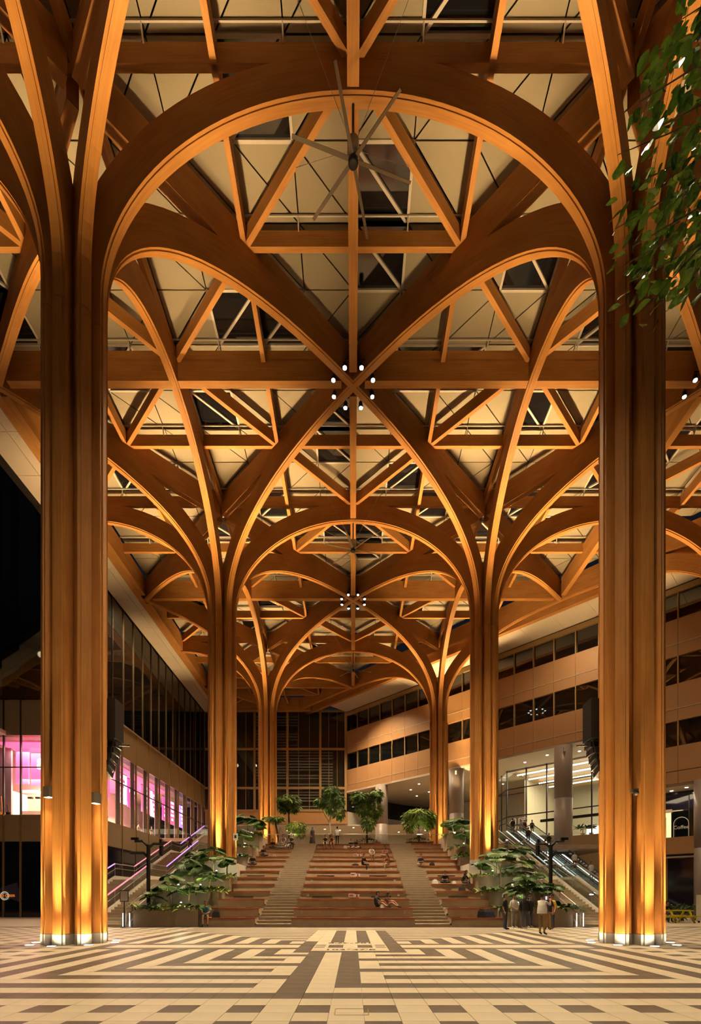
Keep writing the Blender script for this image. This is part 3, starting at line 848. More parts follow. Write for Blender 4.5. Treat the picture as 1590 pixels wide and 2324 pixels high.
# ---- lit shop behind the left glazing
si = MB()
si.box(X_LEFT-9, X_LEFT-.92, Y_CORNER+.42, Y_FAR, Z2L, Z2L+.2)
si.box(-33, X_LEFT-9, Y_CORNER+.42, Y_CORNER+9, Z2L, Z2L+.2)
si.box(X_LEFT-9.2, X_LEFT-9, Y_CORNER+9, Y_FAR, Z1L, Z2L, 1); si.box(-33, X_LEFT-9, Y_CORNER+9, Y_CORNER+9.2, Z1L, Z2L, 1)
si.box(-33.2, -33, Y_CORNER+.3, Y_CORNER+9, Z1L, Z2L, 1); si.box(-33, -27.4, Y_CORNER+6, Y_CORNER+6.2, Z1L, Z2L, 1)
sf_ = MB(); sf_.box(X_LEFT-9, X_LEFT-.92, Y_CORNER+.42, Y_FAR, Z1L-.2, Z1L-.002); sf_.box(-33, X_LEFT-9, Y_CORNER+.42, Y_CORNER+9, Z1L-.2, Z1L-.002); struct(sf_.build('floor_shop', 'shop_floor'))
shop = struct(si.build('wall_shop_interior', ['shop_floor', 'shop_wall']))
b = MB(); b.box(X_LEFT-8.6, X_LEFT-1.6, Y_CORNER+1.5, Y_FAR-10, Z2L-.12, Z2L-.06); b.build('light_ceiling', 'pink_light', shop)
b = MB(); b.box(X_LEFT-8.95, X_LEFT-8.88, Y_CORNER+4, Y_FAR-6, Z1L+.4, Z1L+2.8); b.build('lit_back_wall', 'warm_lit', shop)
# big lit banners hanging inside
def banner(x, y, w_, z0, z1, m, label, rz=PI/2):
    t = thing('lit_banner', label, 'banner', (x, y, 0), rz)
    b = MB(); b.box(-w_/2, w_/2, -.05, .05, z0, z1); b.build('screen', m, t)
    b = MB(); b.box(-w_/2-.03, w_/2+.03, -.07, .07, z1, z1+.08); b.build('hanging_rail', 'mullion_dark', t)
    return t
yb = Y_CORNER+4.5
specs = [('pink_white', 2.1), ('pink_light', 2.0), ('pink_white', 2.3), ('magenta', 2.0), ('pink_light', 2.2), ('pink_white', 2.0), ('magenta', 2.0), ('pink_light', 2.0), ('violet', 1.8)]
for k, (m, w_) in enumerate(specs):
    t = banner(X_LEFT-2.2-.25*(k % 2), yb, w_, Z1L+3.0, Z2L-.5, m, 'glowing %s banner inside the left shop, %s from the front' % ({'pink_white': 'pale pink', 'pink_light': 'hot pink', 'magenta': 'magenta', 'violet': 'violet'}[m], ORD[k]))
    mk = MB()
    for q in range(5):
        zz = Z1L+3.5+q*.55; ww = w_*(.2+.5*random.random()); mk.box(-ww/2, ww/2, -.065, -.05, zz, zz+.3)
        mk.box(-ww/2, ww/2, .05, .065, zz, zz+.3)
    stuff(mk.build('print_marks', 'white_lit' if m != 'pink_white' else 'pink_light', t))
    yb += 3.0
tb = banner(-27.2, Y_CORNER+3.0, 2.2, Z1L+3.1, Z2L-.6, 'pink_light', 'glowing pink screen in the shop left of the nearest column', 0)
text_obj('lettering', 'S', 1.2, 'white_lit', (-.25, -.07, Z1L+4.9), (PI/2, 0, 0), tb, .01, bold=.08)
b = MB(); b.box(-33, -29.65, Y_CORNER+2.4, Y_CORNER+2.6, Z1L, Z2L-.3)
tag(b.build('partition', 'fin_grey'), 'grey partition inside the shop at the far left', 'partition')
b = MB(); b.box(-29.6, -28.5, Y_CORNER+2.9, Y_CORNER+3.1, Z1L+3.2, Z2L-.2); 
tag(b.build('lit_wall', 'pink_light'), 'narrow hot pink lit wall beside the grey shop partition', 'wall panel')
# curved lit counter and arch
t = thing('shop_counter', 'curved cream counter with glowing edge in the far left shop', 'counter', (-27.6, Y_CORNER+4.2, Z1L))
pa = []
for q in range(13):
    a = PI/2*q/12; pa.append((-1.2+1.6*math.sin(a), 0, .9+1.9*math.cos(a)))
b = MB(); b.tube([(-2.4, 0, 2.8)]+pa+[(.4, 0, .5)], .13, 8); b.build('glowing_edge', 'warm_lit', t, True)
b = MB(); b.box(-2.2, .4, -.2, .6, 0, 1.0); b.build('body', 'shop_wall', t)
for q in range(3):
    b = MB(); b.box(-1.6+q*.7, -1.2+q*.7, -.35, -.1, 2.1, 2.25); b.build('spot_head', 'metal_black', t)
tag_objs = []
for (px, py, hh, mm, nm_, lab) in ((6, 1845, 1.7, 'sign_orange', 'floor_mop', 'orange handled mop leaning by the far left shop glass'), (19, 1845, 1.0, 'metal_black', 'cleaning_bucket', 'dark cleaning bucket on the sill of the far left shop')):
    p = PX(px, py, Y_CORNER+.9); tt = thing(nm_, lab, nm_.split('_')[1], (p.x, p.y, Z1L))
    b = MB(); b.tube([(0, 0, .3), (-.12, 0, hh)], .025, 6); b.build('handle', 'metal_black' if nm_ != 'floor_mop' else 'sign_orange', tt)
    b = MB(); b.lathe([(.0, 0), (.17, 0), (.2, .34), (.0, .34)], 12); b.build('tub', mm, tt)
area('shop_pink', (X_LEFT-3, 56, Z2L-.4), (X_LEFT-3, 56, 0), 420, (1, .35, .6), 4, 24)
area('shop_warm', (X_LEFT-5, 54, Z1L+3.6), (X_LEFT-5, 54, 0), 5200, (1, .8, .5), 5, 22)
area('shop_front', (-27, Y_CORNER+3, Z2L-.5), (-27, Y_CORNER+3, 0), 900, (1, .62, .6), 5, 3)

# ================================================================ FAR WALL
fw = MB(); fw.box(X_LEFT-.5, -.6, Y_FAR+.9, Y_FAR+1.1, 14.4, ZTL)
wall_far = struct(fw.build('wall_far', 'roof_deck'))
zs = [14.4, 17.7, 23.4, 29.0]
xm = [X_LEFT, -18.3, -14.4, -9.6, -4.8, -1.1]
thin = 3
for a, c in zip(xm[:-1], xm[1:]):
    for z0, z1 in zip(zs[:-1], zs[1:]):
        for s in range(thin):
            x0 = a+(c-a)*s/thin; x1 = a+(c-a)*(s+1)/thin
            b = MB(); b.box(x0+.05, x1-.05, Y_FAR+.02, Y_FAR+.05, z0+.1, z1-.1); b.build('pane', 'glass_clear', wall_far)
            b = MB(); b.box(x0-.03, x0+.03, Y_FAR-.03, Y_FAR+.1, z0, z1); b.build('mullion', 'mullion', wall_far)
    b = MB(); b.box(c-.16, c+.16, Y_FAR-.12, Y_FAR+.12, 14.3, 29); b.build('main_mullion', 'mullion', wall_far)
for z in zs:
    b = MB(); b.box(X_LEFT, -1.0, Y_FAR-.10, Y_FAR+.12, z-.16, z+.16); b.build('transom', 'mullion', wall_far)
mat('blind_slat', (0.22, 0.22, 0.20), 0.5)
lv = MB()
for (a, c, z0, z1) in ((-9.5, -4.9, 17.9, 23.2), (-9.5, -4.9, 14.6, 17.5), (-14.3, -9.8, 17.9, 23.2), (-4.7, -3.0, 17.9, 23.2), (-9.5, -8.2, 23.6, 28.6), (-14.3, -9.8, 23.6, 28.6)):
    z = z0
    while z < z1:
        if random.random() < .86: lv.box(a, c, Y_FAR+.45, Y_FAR+.6, z, z+.15)
        z += .42
stuff(lv.build('blind_slats', 'blind_slat', wall_far))
area('office_glow', (-8, Y_FAR+.35, 18), (-8, Y_FAR+.9, 18), 25, (1, .85, .6), 12, 8)
fl = MB(); fl.box(X_LEFT, -.8, Y_FAR+.2, Y_FAR+1, 12.4, 14.3)
struct(fl.build('trim_1', 'roof_deck'))
x = X_LEFT
fas = bpy.data.objects['trim_1']
while x < -1:
    b = MB(); b.box(x+.015, min(x+2.4, -.8)-.015, Y_FAR, Y_FAR+.2, 12.45, 14.25); b.build('panel', 'fascia', fas); x += 2.4
# recess under the far wall
rc = MB(); rc.box(X_LEFT, 20, Y_FAR+.2, Y_FAR+14, 12.2, 12.4); rc.box(X_LEFT, 20, Y_FAR+13, Y_FAR+13.2, 6, 12.2)
struct(rc.build('ceiling_recess', 'white_wall'))
# curved pale balcony band receding to the right of the far wall
cb_ = MB(); g = MB(); N = 18; prev = None
for k in range(N+1):
    t_ = k/N; X = -1.0+18.0*t_; Y = Y_FAR+12.5*math.sin(t_*PI/2)
    cur = (X, Y)
    if prev:
        a = Vector((prev[0], prev[1])); c = Vector((X, Y)); nn = Vector((c.y-a.y, -(c.x-a.x))).normalized()*.25
        for (mb, z0, z1, mi, off) in ((cb_, 12.4, 14.3, 0, 0), (g, 14.3, 17.0, 0, .3)):
            p = [(a.x-nn.x*0+0, a.y+off), (c.x, c.y+off), (c.x-nn.x, c.y-nn.y+off), (a.x-nn.x, a.y-nn.y+off)]
            mb.prism(p, z0+.01, z1-.01, mi)
    prev = cur
wb = struct(cb_.build('wall_balcony_band', 'white_wall')); stf = g.build('balcony_glazing', 'glass_dark', wb)
# dark shopfront under the recess
dk = MB(); dk.box(-3, 12, Y_FAR+12.6, Y_FAR+12.9, 6.4, 10.2); d_ = struct(dk.build('window_1', 'glass_dark'))
for k in range(6):
    b = MB(); b.box(-3+k*3-.05, -3+k*3+.05, Y_FAR+12.5, Y_FAR+12.65, 6.4, 10.2); b.build('mullion', 'mullion', d_)
def downlight(x, y, z, parent):
    b = MB(); b.lathe([(0, -.02), (.13, -.02), (.13, .0), (0, .0)], 12); o = b.build('downlight', 'downlight', parent); o.location = (x, y, z); return o
rcs = bpy.data.objects['ceiling_recess']
for k in range(14): downlight(-15+k*2.2+random.uniform(-.4, .4), Y_FAR+2+random.uniform(0, 8), 12.2, rcs)
area('recess_light', (-2, Y_FAR+5, 12.0), (-2, Y_FAR+5, 0), 900, (1, .80, .52), 30, 6)

# ================================================================ RIGHT BUILDING (45 degrees in plan)
rw = MB()
levels = [(28.25, 28.75, 'top'), (25.95, 28.25, 'win'), (22.7, 25.95, 'sp'), (20.3, 22.7, 'win'), (17.05, 20.3, 'sp')]
diag_box(rw, U_NEAR, U_FAR, .35, .7, 17.3, 28.9)
diag_box(rw, U_NEAR, 15.2, .35, .7, 11.6, 17.3)
wall_right = struct(rw.build('wall_right', 'mullion_dark'))
PW = 2.18; u = U_FAR; n = 0
U3 = 15.2          # the lower storeys exist only on the near side of this
while u > U_NEAR:
    u0 = max(u-PW, U_NEAR); lows = [] if u > U3 else [(14.85, 17.05, 'win'), (11.6, 14.85, 'sp')]
    for (z0, z1, kd) in levels+lows:
        if kd == 'win':
            b = MB(); diag_box(b, u0+.05, u-.05, .22, .26, z0+.03, z1-.03); b.build('pane', 'glass_dark', wall_right)
            b = MB(); diag_box(b, u-.05, u+.05, .02, .30, z0, z1); b.build('mullion', 'mullion', wall_right)
        elif kd == 'sp':
            zl = z0+(z1-z0)*.33
            b = MB(); diag_box(b, u0+.012, u-.012, 0, .35, zl+.03, z1); b.build('panel', 'fascia', wall_right)
            b = MB(); diag_box(b, u0+.012, u-.012, 0, .35, z0, zl-.03); b.build('panel', 'fascia', wall_right)
        else:
            b = MB(); diag_box(b, u0, u, 0, .35, z0, z1); b.build('head_trim', 'mullion', wall_right)
    u = u0; n += 1
for z in (23.77, 18.12):
    b = MB(); diag_box(b, U_NEAR, U_FAR, -.04, .3, z-.03, z+.03); b.build('shadow_rail', 'fascia_trim', wall_right)
# big soffit at 17 m and the round columns
so = MB(); diag_box(so, U3, U_FAR+6, .0, 18, 17.0, 17.25)
sof2 = struct(so.build('ceiling_canopy', 'soffit'))
for (uu, ss) in ((17, 2), (20, 3), (23, 2), (26, 3), (29, 2), (32, 3), (35, 2), (38, 4), (41, 3), (32, 7), (35, 7), (38, 8), (33, 11), (36, 12), (40, 10), (44, 5), (47, 3), (43, 8), (46, 9)):
    p = diag(uu, ss, 16.99); downlight(p.x, p.y, 16.99, sof2)
so = MB(); diag_box(so, U_NEAR, U3, .36, 8, 11.4, 11.6); sof3 = struct(so.build('ceiling_canopy_near', 'soffit'))
for (uu, ss) in ((13, 1.4), (11.5, 2.2), (10.2, 1.5), (8.8, 2.4)):
    p = diag(uu, ss, 11.39); downlight(p.x, p.y, 11.39, sof3)
rcn = 0
for (Yc, r_, z0, z1) in ((50.5, .88, 6.4, 17.0), (59.5, .85, 6.4, 17.0), (68.0, .85, 6.4, 17.0), (42.0, .88, 0, 11.6)):
    X = FAC_SUM-Yc+.4
    t = thing('round_column', 'smooth pale round column, %s from the near end along the right facade' % ORD[[42.0, 50.5, 59.5, 68.0].index(Yc)], 'column', (X, Yc, 0), 0, 'round columns of the right building')
    b = MB(); b.cyl(0, 0, z0, (z0+z1)/2, r_, 28); b.build('drum', 'round_column', t, True)
    b = MB(); b.cyl(0, 0, (z0+z1)/2+.015, z1, r_, 28); b.build('drum', 'round_column', t, True)
    b = MB(); b.box(-.12-r_*.3, .08-r_*.3, -r_-.14, -r_+.06, z1-.75, z1-.35); b.build('flood_lamp', 'sign_white', t)
# glazed lit hall behind
S2 = (79.0-FAC_SUM)/math.sqrt(2)
def du(X): return ((79.0-X)-X)/math.sqrt(2)
U_G0, U_G1 = 15.3, (60.3-18.7)/math.sqrt(2)
gw = MB(); diag_box(gw, U_G0, U_G1, S2-.1, S2+.15, 17.0, 17.2); glass_wall = struct(gw.build('window_2', 'mullion_dark'))
us = [U_G1-2.46*k for k in range(14)]
for a, c in zip(us[1:], us[:-1]):
    if a < U_G0: break
    for (z0, z1) in ((8.6, 11.4), (11.5, 14.7), (14.8, 17.0)):
        b = MB(); diag_box(b, a+.04, c-.04, S2-.01, S2+.02, z0, z1); b.build('pane', 'glass_clear', glass_wall)
    b = MB(); diag_box(b, c-.05, c+.05, S2-.08, S2+.12, 8.4, 17); b.build('mullion', 'mullion_dark', glass_wall)
    b = MB(); diag_box(b, a+.05, c-.05, S2-.06, S2+.1, 11.38, 11.50); b.build('transom', 'mullion_dark', glass_wall)
    b = MB(); diag_box(b, a+.05, c-.05, S2-.06, S2+.1, 14.70, 14.80); b.build('transom', 'mullion_dark', glass_wall)
b = MB(); diag_box(b, U_G0, U_G1-4.2, S2-.12, S2+.2, 10.35, 10.65); b.build('door_head', 'mullion_dark', glass_wall)
# return of the glass box going back
p0 = diag(U_G1, S2, 0)
for k in range(3):
    for (z0, z1) in ((8.6, 11.4), (11.5, 14.7), (14.8, 17.0)):
        b = MB(); b.box(p0.x-.02, p0.x+.02, p0.y+k*2.2+.05, p0.y+k*2.2+2.15, z0, z1); b.build('pane', 'glass_clear', glass_wall)
    b = MB(); b.box(p0.x-.06, p0.x+.06, p0.y+k*2.2+2.15, p0.y+k*2.2+2.25, 8.4, 17); b.build('mullion', 'mullion_dark', glass_wall)
    for z in (11.44, 14.75):
        b = MB(); b.box(p0.x-.06, p0.x+.06, p0.y+k*2.2+.05, p0.y+k*2.2+2.15, z-.05, z+.05); b.build('transom', 'mullion_dark', glass_wall)
def U_at(px, s):      # u where the ray of photo column px meets the plane s
    k = (px-801)/FPX; tot = FAC_SUM+s*math.sqrt(2); Y = tot/(1+k); X = tot-Y
    return (Y-X)/math.sqrt(2)
mat('hall_wall', (0.66, 0.60, 0.46), 0.6, var=0.03, scale=0.8, stretch=(3, 3, 0.05))
hi = MB(); diag_box(hi, U_G0, U_G1, S2+14.0, S2+14.2, 8.4, 17.0); diag_box(hi, U_G0-4, U_G1, S2+.3, S2+14, 16.9, 17.2, 1); diag_box(hi, U_G0-4.2, U_G0-4, S2+.3, S2+14, 8.4, 17); diag_box(hi, U_G1+.05, U_G1+.2, S2+5, S2+14, 8.4, 17); diag_box(hi, U_G0-4, U_G1, S2+14, S2+14.2, 8.4, 17)
fh_ = MB(); diag_box(fh_, U_G0-4, U_G1, S2-.2, S2+14, 8.1, 8.398); struct(fh_.build('floor_hall', 'tile_light'))
uw = MB(); diag_box(uw, 13.0, 27.5, S2-.6, S2-.2, 0, 8.4); un = struct(uw.build('wall_hall_base', 'spandrel'))
b = MB(); diag_box(b, U_at(1350, S2-.7), U_at(1322, S2-.7), S2-.72, S2-.6, 0, 4.6); b.build('service_door', 'mullion_dark', un)
bw_ = MB(); diag_box(bw_, U_G1+.3, U_FAR+8, S2+13, S2+13.3, 6.5, 17); struct(bw_.build('wall_behind_hall', 'white_wall'))
hall = struct(hi.build('wall_hall_interior', ['hall_wall', 'spandrel', 'tile_light']))
emit('strip', (1.0, 0.95, 0.86), 4.0)
for k in range(4):
    b = MB(); diag_box(b, U_G0, U_G1-.8, S2+1.0+k*3.0, S2+1.16+k*3.0, 16.62-.12, 16.75-.12); b.build('strip_light', 'strip', hall)
b = MB(); diag_box(b, U_G0-3, U_G1-4.4, S2+13.7, S2+13.9, 8.6, 11.2); b.build('bright_shopfront', 'white_lit', hall)
pc = diag((U_G0+U_G1)/2, S2+7, 16.3); area('hall_light', pc, pc-Vector((0, 0, 5)), 1300, (1, .86, .58), 10, 6)
# outlined number on the glass
def outline(name, polys, label, u_left, z_base, sc):
    t = thing(name, label, 'sign')
    for pl in polys:
        b = MB()
        for a, c in zip(pl, pl[1:]+pl[:1]):
            A = diag(u_left-a[0]*sc, S2-.06, z_base+a[1]*sc); C = diag(u_left-c[0]*sc, S2-.06, z_base+c[1]*sc); b.bar(A, C, .035, .035)
        b.build('digit', 'sign_lit', t)
one = [(0, .62), (.35, .9), (.55, .9), (.55, 0), (.33, 0), (.33, .62), (0, .55)]
five = [(.8, 0), (1.45, 0), (1.6, .12), (1.6, .5), (1.45, .6), (1.05, .6), (1.05, .75), (1.55, .75), (1.55, .9), (.85, .9), (.85, .42), (1.35, .42), (1.35, .18), (.8, .18)]
outline('number_sign', [one, five], 'outlined number 15 on the upper glazing above the escalators', U_at(1157, S2), 9.9, 1.35)
# lower right: glazed shops under the near canopy, balcony edge, dark shopfront
S3 = 3.0
def frz(name, u0, u1, s0, s1, z0, z1, m, par=None):
    b = MB(); diag_box(b, u0, u1, s0, s1, z0, z1); return b.build(name, m, par)
bal = struct(frz('wall_right_balcony', U_NEAR, 14.6, .0, .4, 5.4, 6.9, 'mullion_dark'))
u = 14.6
while u > U_NEAR:
    frz('panel', u-2.9, u-.02, -.06, .0, 5.4, 6.9, 'fascia', bal); u -= 2.92
gl1 = struct(frz('window_3', U_NEAR, 14.6, S3, S3+.2, 11.2, 11.45, 'mullion_dark'))
u = 14.6
while u > U_NEAR:
    frz('pane', u-2.1, u-.05, S3, S3+.05, 7.0, 9.6, 'glass_dark', gl1); frz('pane', u-2.1, u-.05, S3, S3+.05, 9.7, 11.3, 'glass_purple', gl1)
    frz('mullion', u-.05, u+.05, S3-.05, S3+.1, 7.0, 11.3, 'mullion_dark', gl1); u -= 2.15
gl2 = struct(frz('window_4', U_NEAR, 14.6, 1.0, 1.2, 5.2, 5.42, 'fascia'))
u = 14.6
while u > U_NEAR:
    frz('pane', u-2.9, u-.08, 1.0, 1.08, .1, 5.2, 'glass_purple', gl2); frz('mullion', u-.08, u+.08, .85, 1.1, 0, 5.4, 'mullion', gl2); u -= 3.0
frz('awning', U_NEAR, 14.6, .1, 1.0, 5.12, 5.24, 'soffit', gl2)
sf = struct(frz('floor_gallery', U_NEAR, 14.6, .4, 9, 6.7, 6.9, 'concrete'))
# lit doorway and arch sign of the cafe
t = thing('lit_doorway', 'yellow lit cafe doorway right of the nearest right column', 'doorway')
uc = du(0)
emit('cafe_lit', (1.0, 0.86, 0.42), 1.0)
ua, ub = U_at(1522, S3-.1), U_at(1494, S3-.1)
frz('glow', ua, ub, S3-.12, S3-.06, 7.0, 9.5, 'cafe_lit', t)
frz('door_leaf', (ua+ub)/2-.12, (ua+ub)/2+.12, S3-.2, S3-.12, 7.0, 9.1, 'mullion', t)
frz('lintel', ua-.1, ub+.1, S3-.25, S3-.05, 9.5, 9.8, 'fascia_trim', t)
t = thing('arch_sign', 'white neon arch outline with the word Coffee beside the lit doorway', 'sign')
ua, ub = U_at(1562, S3-.25), U_at(1528, S3-.25)
um = (ua+ub)/2; rr = (ub-ua)/2; pts_ = [diag(ub, S3-.25, 6.95)]
for k in range(13): pts_.append(diag(um+rr*math.cos(PI*k/12), S3-.25, 8.4+rr*math.sin(PI*k/12)))
pts_.append(diag(ua, S3-.25, 6.95))
b = MB(); b.tube(pts_, .03, 6); b.build('arch_tube', 'sign_white', t)
pm = diag(um, S3-.3, 8.05)
text_obj('lettering', 'Coffee', .45, 'sign_white', pm, (PI/2, 0, -PI/4), t, .01)
pp = diag(10.5, 1.6, 11.0); area('near_canopy_light', pp, pp-Vector((0, 0, 5)), 120, (1, .8, .5), 6, 1.5)
pp = diag(31, 6, 16.8); area('canopy_light', pp, pp-Vector((0, 0, 5)), 700, (1, .82, .54), 18, 5)
# ================================================================ SEATING STEPS
RISE = 0.5
ROWY = [26.38, 27.4, 29.2, 31.1, 32.9, 34.1, 35.1, 37.2, 38.2, 40.8, 42.0, 44.2, 45.2]
NROW = 13; ZPLAT = RISE*NROW; YPLAT = ROWY[-1]
SX0, SX1 = 3.30, 5.22
blocks = {'centre': (-SX0, SX0), 'left': (-8.0, -SX1), 'right': (SX1, 8.0)}
mat('vent_black', (0.015, 0.013, 0.012), 0.6)
for nmb, (xa, xb) in blocks.items():
    for r in range(NROW):
        y0 = ROWY[r]; y1 = (ROWY[r+1] if r < NROW-1 else YPLAT+.9)
        t = thing('seating_tier', '%s tier up from the floor in the %s block of concrete seating with timber edge' % (ORD[r], nmb), 'seating step', (0, 0, 0), 0, 'tiers of the stepped seating')
        b = MB(); z = RISE*(r+1)
        nb = max(1, int((xb-xa)/1.65)); wv = (xb-xa)/nb
        for q in range(nb):
            s = MB(); s.box(xa+q*wv+.004, xa+(q+1)*wv-.004, y0+.06, y1+.08, z-RISE, z-.055); s.build('concrete_block', 'concrete', t)
        s = MB(); s.box(xa-.0, xb+.0, y0, min(y0+.52, y1-.02), z-.075, z); s.build('timber_seat', 'bench_wood', t)
        if y1-y0 > .56:
            s = MB(); s.box(xa, xb, min(y0+.52, y1-.02), y1+.05, z-.05, z-.02); s.build('tread', 'concrete', t)
        if r in (3, 6) :
            xv = {'centre': (-1.95, 1.75), 'left': (-6.9,), 'right': (6.6,)}[nmb]
            for v in xv:
                s = MB(); s.box(v-.62, v+.62, y0+.045, y0+.07, z-.40, z-.33); s.build('vent_slot', 'vent_black', t)
        if nmb == 'centre' and r % 2 == 1:
            for v in (-SX0+.45, SX0-.45):
                s = MB(); s.box(v-.07, v+.07, y0+.03, y0+.07, z-.33, z-.13); s.build('step_light', 'frame_pale', t)
        if nmb != 'centre':
            v = xa-.02 if nmb == 'right' else xb+.02
            s = MB(); s.box(v-.04, v+.04, y0-.01, y0+.50, z-.42, z-.30); s.box(v-.04, v+.04, y0-.01, y0+.05, z-RISE, z-.30); s.build('edge_trim', 'frame_pale', t)
for sx in (-1, 1):
    side = 'left' if sx < 0 else 'right'
    t = thing('stair_flight', 'concrete stair flight between the centre and the %s seating block' % side, 'stairs')
    n = NROW*3; dy = (YPLAT-ROWY[0])/n
    for k in range(n):
        s = MB(); z = (k+1)*RISE/3
        s.box(sx*SX0, sx*SX1, ROWY[0]+k*dy+.03, YPLAT+.4 if k == n-1 else ROWY[0]+(k+2)*dy, z-.35, z) if sx > 0 else s.box(-SX1, -SX0, ROWY[0]+k*dy+.03, YPLAT+.4 if k == n-1 else ROWY[0]+(k+2)*dy, z-.35, z)
        o = s.build('step', 'concrete_stair', t)
        s = MB(); xx = sorted((sx*(SX0+.02), sx*(SX1-.02)))
        s.box(xx[0], xx[1], ROWY[0]+k*dy+.02, ROWY[0]+k*dy+.06, z-.03, z+.004); s.build('nosing', 'frame_pale', o)
# upper platform
pb = MB(); pb.box(-11.8, 24, YPLAT+.3, 88, ZPLAT-.4, ZPLAT-.002); struct(pb.build('floor_platform', 'concrete'))
# warning notices on the risers
def notice(xc, row, label):
    z = RISE*(row+1)-.28; y = ROWY[row]+.03
    t = thing('notice_sign', label, 'sign', (xc, y, z))
    s = MB(); s.box(-.34, .02, -.012, .012, -.12, .14); s.build('board', 'sign_white', t)
    s = MB(); s.box(.03, .34, -.012, .012, -.2, .14); s.build('board', 'sign_white', t)
    s = MB(); s.box(-.29, -.04, -.018, -.012, -.05, .04); s.box(.04, .33, -.018, -.012, .08, .13); s.box(.04, .33, -.018, -.012, -.19, -.13); s.build('red_print', 'sign_red', t)
    s = MB(); s.box(.15, .21, -.018, -.012, -.08, .05); s.box(.11, .25, -.018, -.012, -.10, -.07); s.build('black_print', 'ink', t)
notice(.35, 10, 'red and white notice on the riser, highest of the notices'); notice(.15, 6, 'red and white notice on the riser, middle one of the three big notices'); notice(.05, 3, 'red and white notice on the riser beside the seated couple')

# ================================================================ PLANTERS
PLANTERS = []
def planter(sx, x0, x1, y0, y1, zb, zt, label, white=False):
    xa, xb = sorted((sx*x0, sx*x1)); t = thing('planter_box', label, 'planter', ((xa+xb)/2, (y0+y1)/2, zb))
    w2, d2, h = (xb-xa)/2, (y1-y0)/2, zt-zb
    m = 'white_wall' if white else 'planter_wall'
    n = max(1, int((xb-xa)/1.2))
    for q in range(n):
        s = MB(); s.box(-w2+2*w2*q/n+.004, -w2+2*w2*(q+1)/n-.004, -d2, -d2+.10, 0, h); s.build('front_slab', m, t)
    for sd in (-1, 1):
        s = MB(); s.box(sd*w2-.1 if sd > 0 else -w2, sd*w2 if sd > 0 else -w2+.1, -d2+.1, d2-.1, 0, h); s.build('side_slab', m, t)
    s = MB(); s.box(-w2, w2, d2-.1, d2, 0, h); s.build('back_slab', m, t)
    s = MB(); s.box(-w2+.1, w2-.1, -d2+.1, d2-.1, 0, h-.10); s.build('soil', 'soil', t)
    PLANTERS.append((sx, (xa, xb), (y0, y1), zt))
for sx in (-1, 1):
    sd = 'left' if sx < 0 else 'right'
    planter(sx, 8.25, 11.7, 26.38, 29.3, 0, 1.05, 'grey concrete planter on the floor %s of the seating, lowest of its terrace' % sd)
    planter(sx, 8.02, 11.7, 29.3, 32.2, 0, 2.05, 'grey concrete planter, second up the %s terrace' % sd)
    planter(sx, 8.02, 11.7, 32.2, 34.4, 0, 3.05, 'grey concrete planter in front of the %s middle timber column' % sd)
    planter(sx, 8.02, 8.9, 37.25, 39.4, 3.5, 4.75, 'white lit planter block beside the %s middle timber column' % sd, True)
    planter(sx, 8.02, 11.0, 39.4, 42.4, 3.9, 5.7, 'pale planter high on the %s terrace' % sd)
    planter(sx, 8.02, 11.6, 42.4, 46.5, 4.5, 7.05, 'pale planter at the top of the %s terrace' % sd)
    s = MB(); xa, xb = sorted((sx*8.02, sx*11.7)); s.box(xa, xb, 34.4, 37.2, 0, 3.95)
    tag(s.build('column_base_block', 'white_wall'), 'pale masonry block carrying the %s middle timber column' % sd, 'base')

# ================================================================ SIDE STAIRS
SR = 8.4/57; SRUN = 0.395
flights = [(26.4, 0), (26.4+19*SRUN+3.0, 19), (26.4+38*SRUN+5.4, 38)]
def stair_z(y):
    for (ya, k0) in reversed(flights):
        if y >= ya: return SR*min(k0+19, k0+1+(y-ya)/SRUN)
    return 0
mat('tread_lit', (0.62, 0.56, 0.46), 0.5)
def side_stair(sx, xo):
    sd = 'left' if sx < 0 else 'right'
    t = thing('side_stair', 'wide stone side stair climbing along the %s of the seating' % sd, 'stairs')
    xa, xb = sorted((sx*11.75, sx*xo))
    for (ya, k0) in flights:
        for k in range(19):
            z = SR*(k0+k+1); y0 = ya+k*SRUN; y1 = y0+SRUN+.25
            if k == 18: y1 = {0: flights[1][0], 19: flights[2][0], 38: 56.5}[k0]+.1
            s = MB(); s.box(xa, xb, y0, y1, z-.34, z); s.build('step', 'concrete_stair', t)
    for xx in (sx*11.85, sx*13.9, sx*xo):
        s = MB(); lst = []
        for (ya, k0) in flights:
            lst += [(ya-.1, SR*k0), (ya+19*SRUN, SR*(k0+19))]
        lst.append((56.4, SR*57))
        for a, c in zip(lst[:-1], lst[1:]):
            s.add([(xx-.05, a[0], a[1]-.45), (xx+.05, a[0], a[1]-.45), (xx+.05, a[0], a[1]+.28), (xx-.05, a[0], a[1]+.28),
                   (xx-.05, c[0], c[1]-.45), (xx+.05, c[0], c[1]-.45), (xx+.05, c[0], c[1]+.28), (xx-.05, c[0], c[1]+.28)],
                  [(0, 1, 2, 3), (7, 6, 5, 4), (0, 4, 5, 1), (1, 5, 6, 2), (2, 6, 7, 3), (3, 7, 4, 0)])
        s.build('stringer', 'white_wall', t)
    return t
XO_L, XO_R = 16.3, 15.3
side_stair(-1, XO_L); side_stair(1, XO_R)
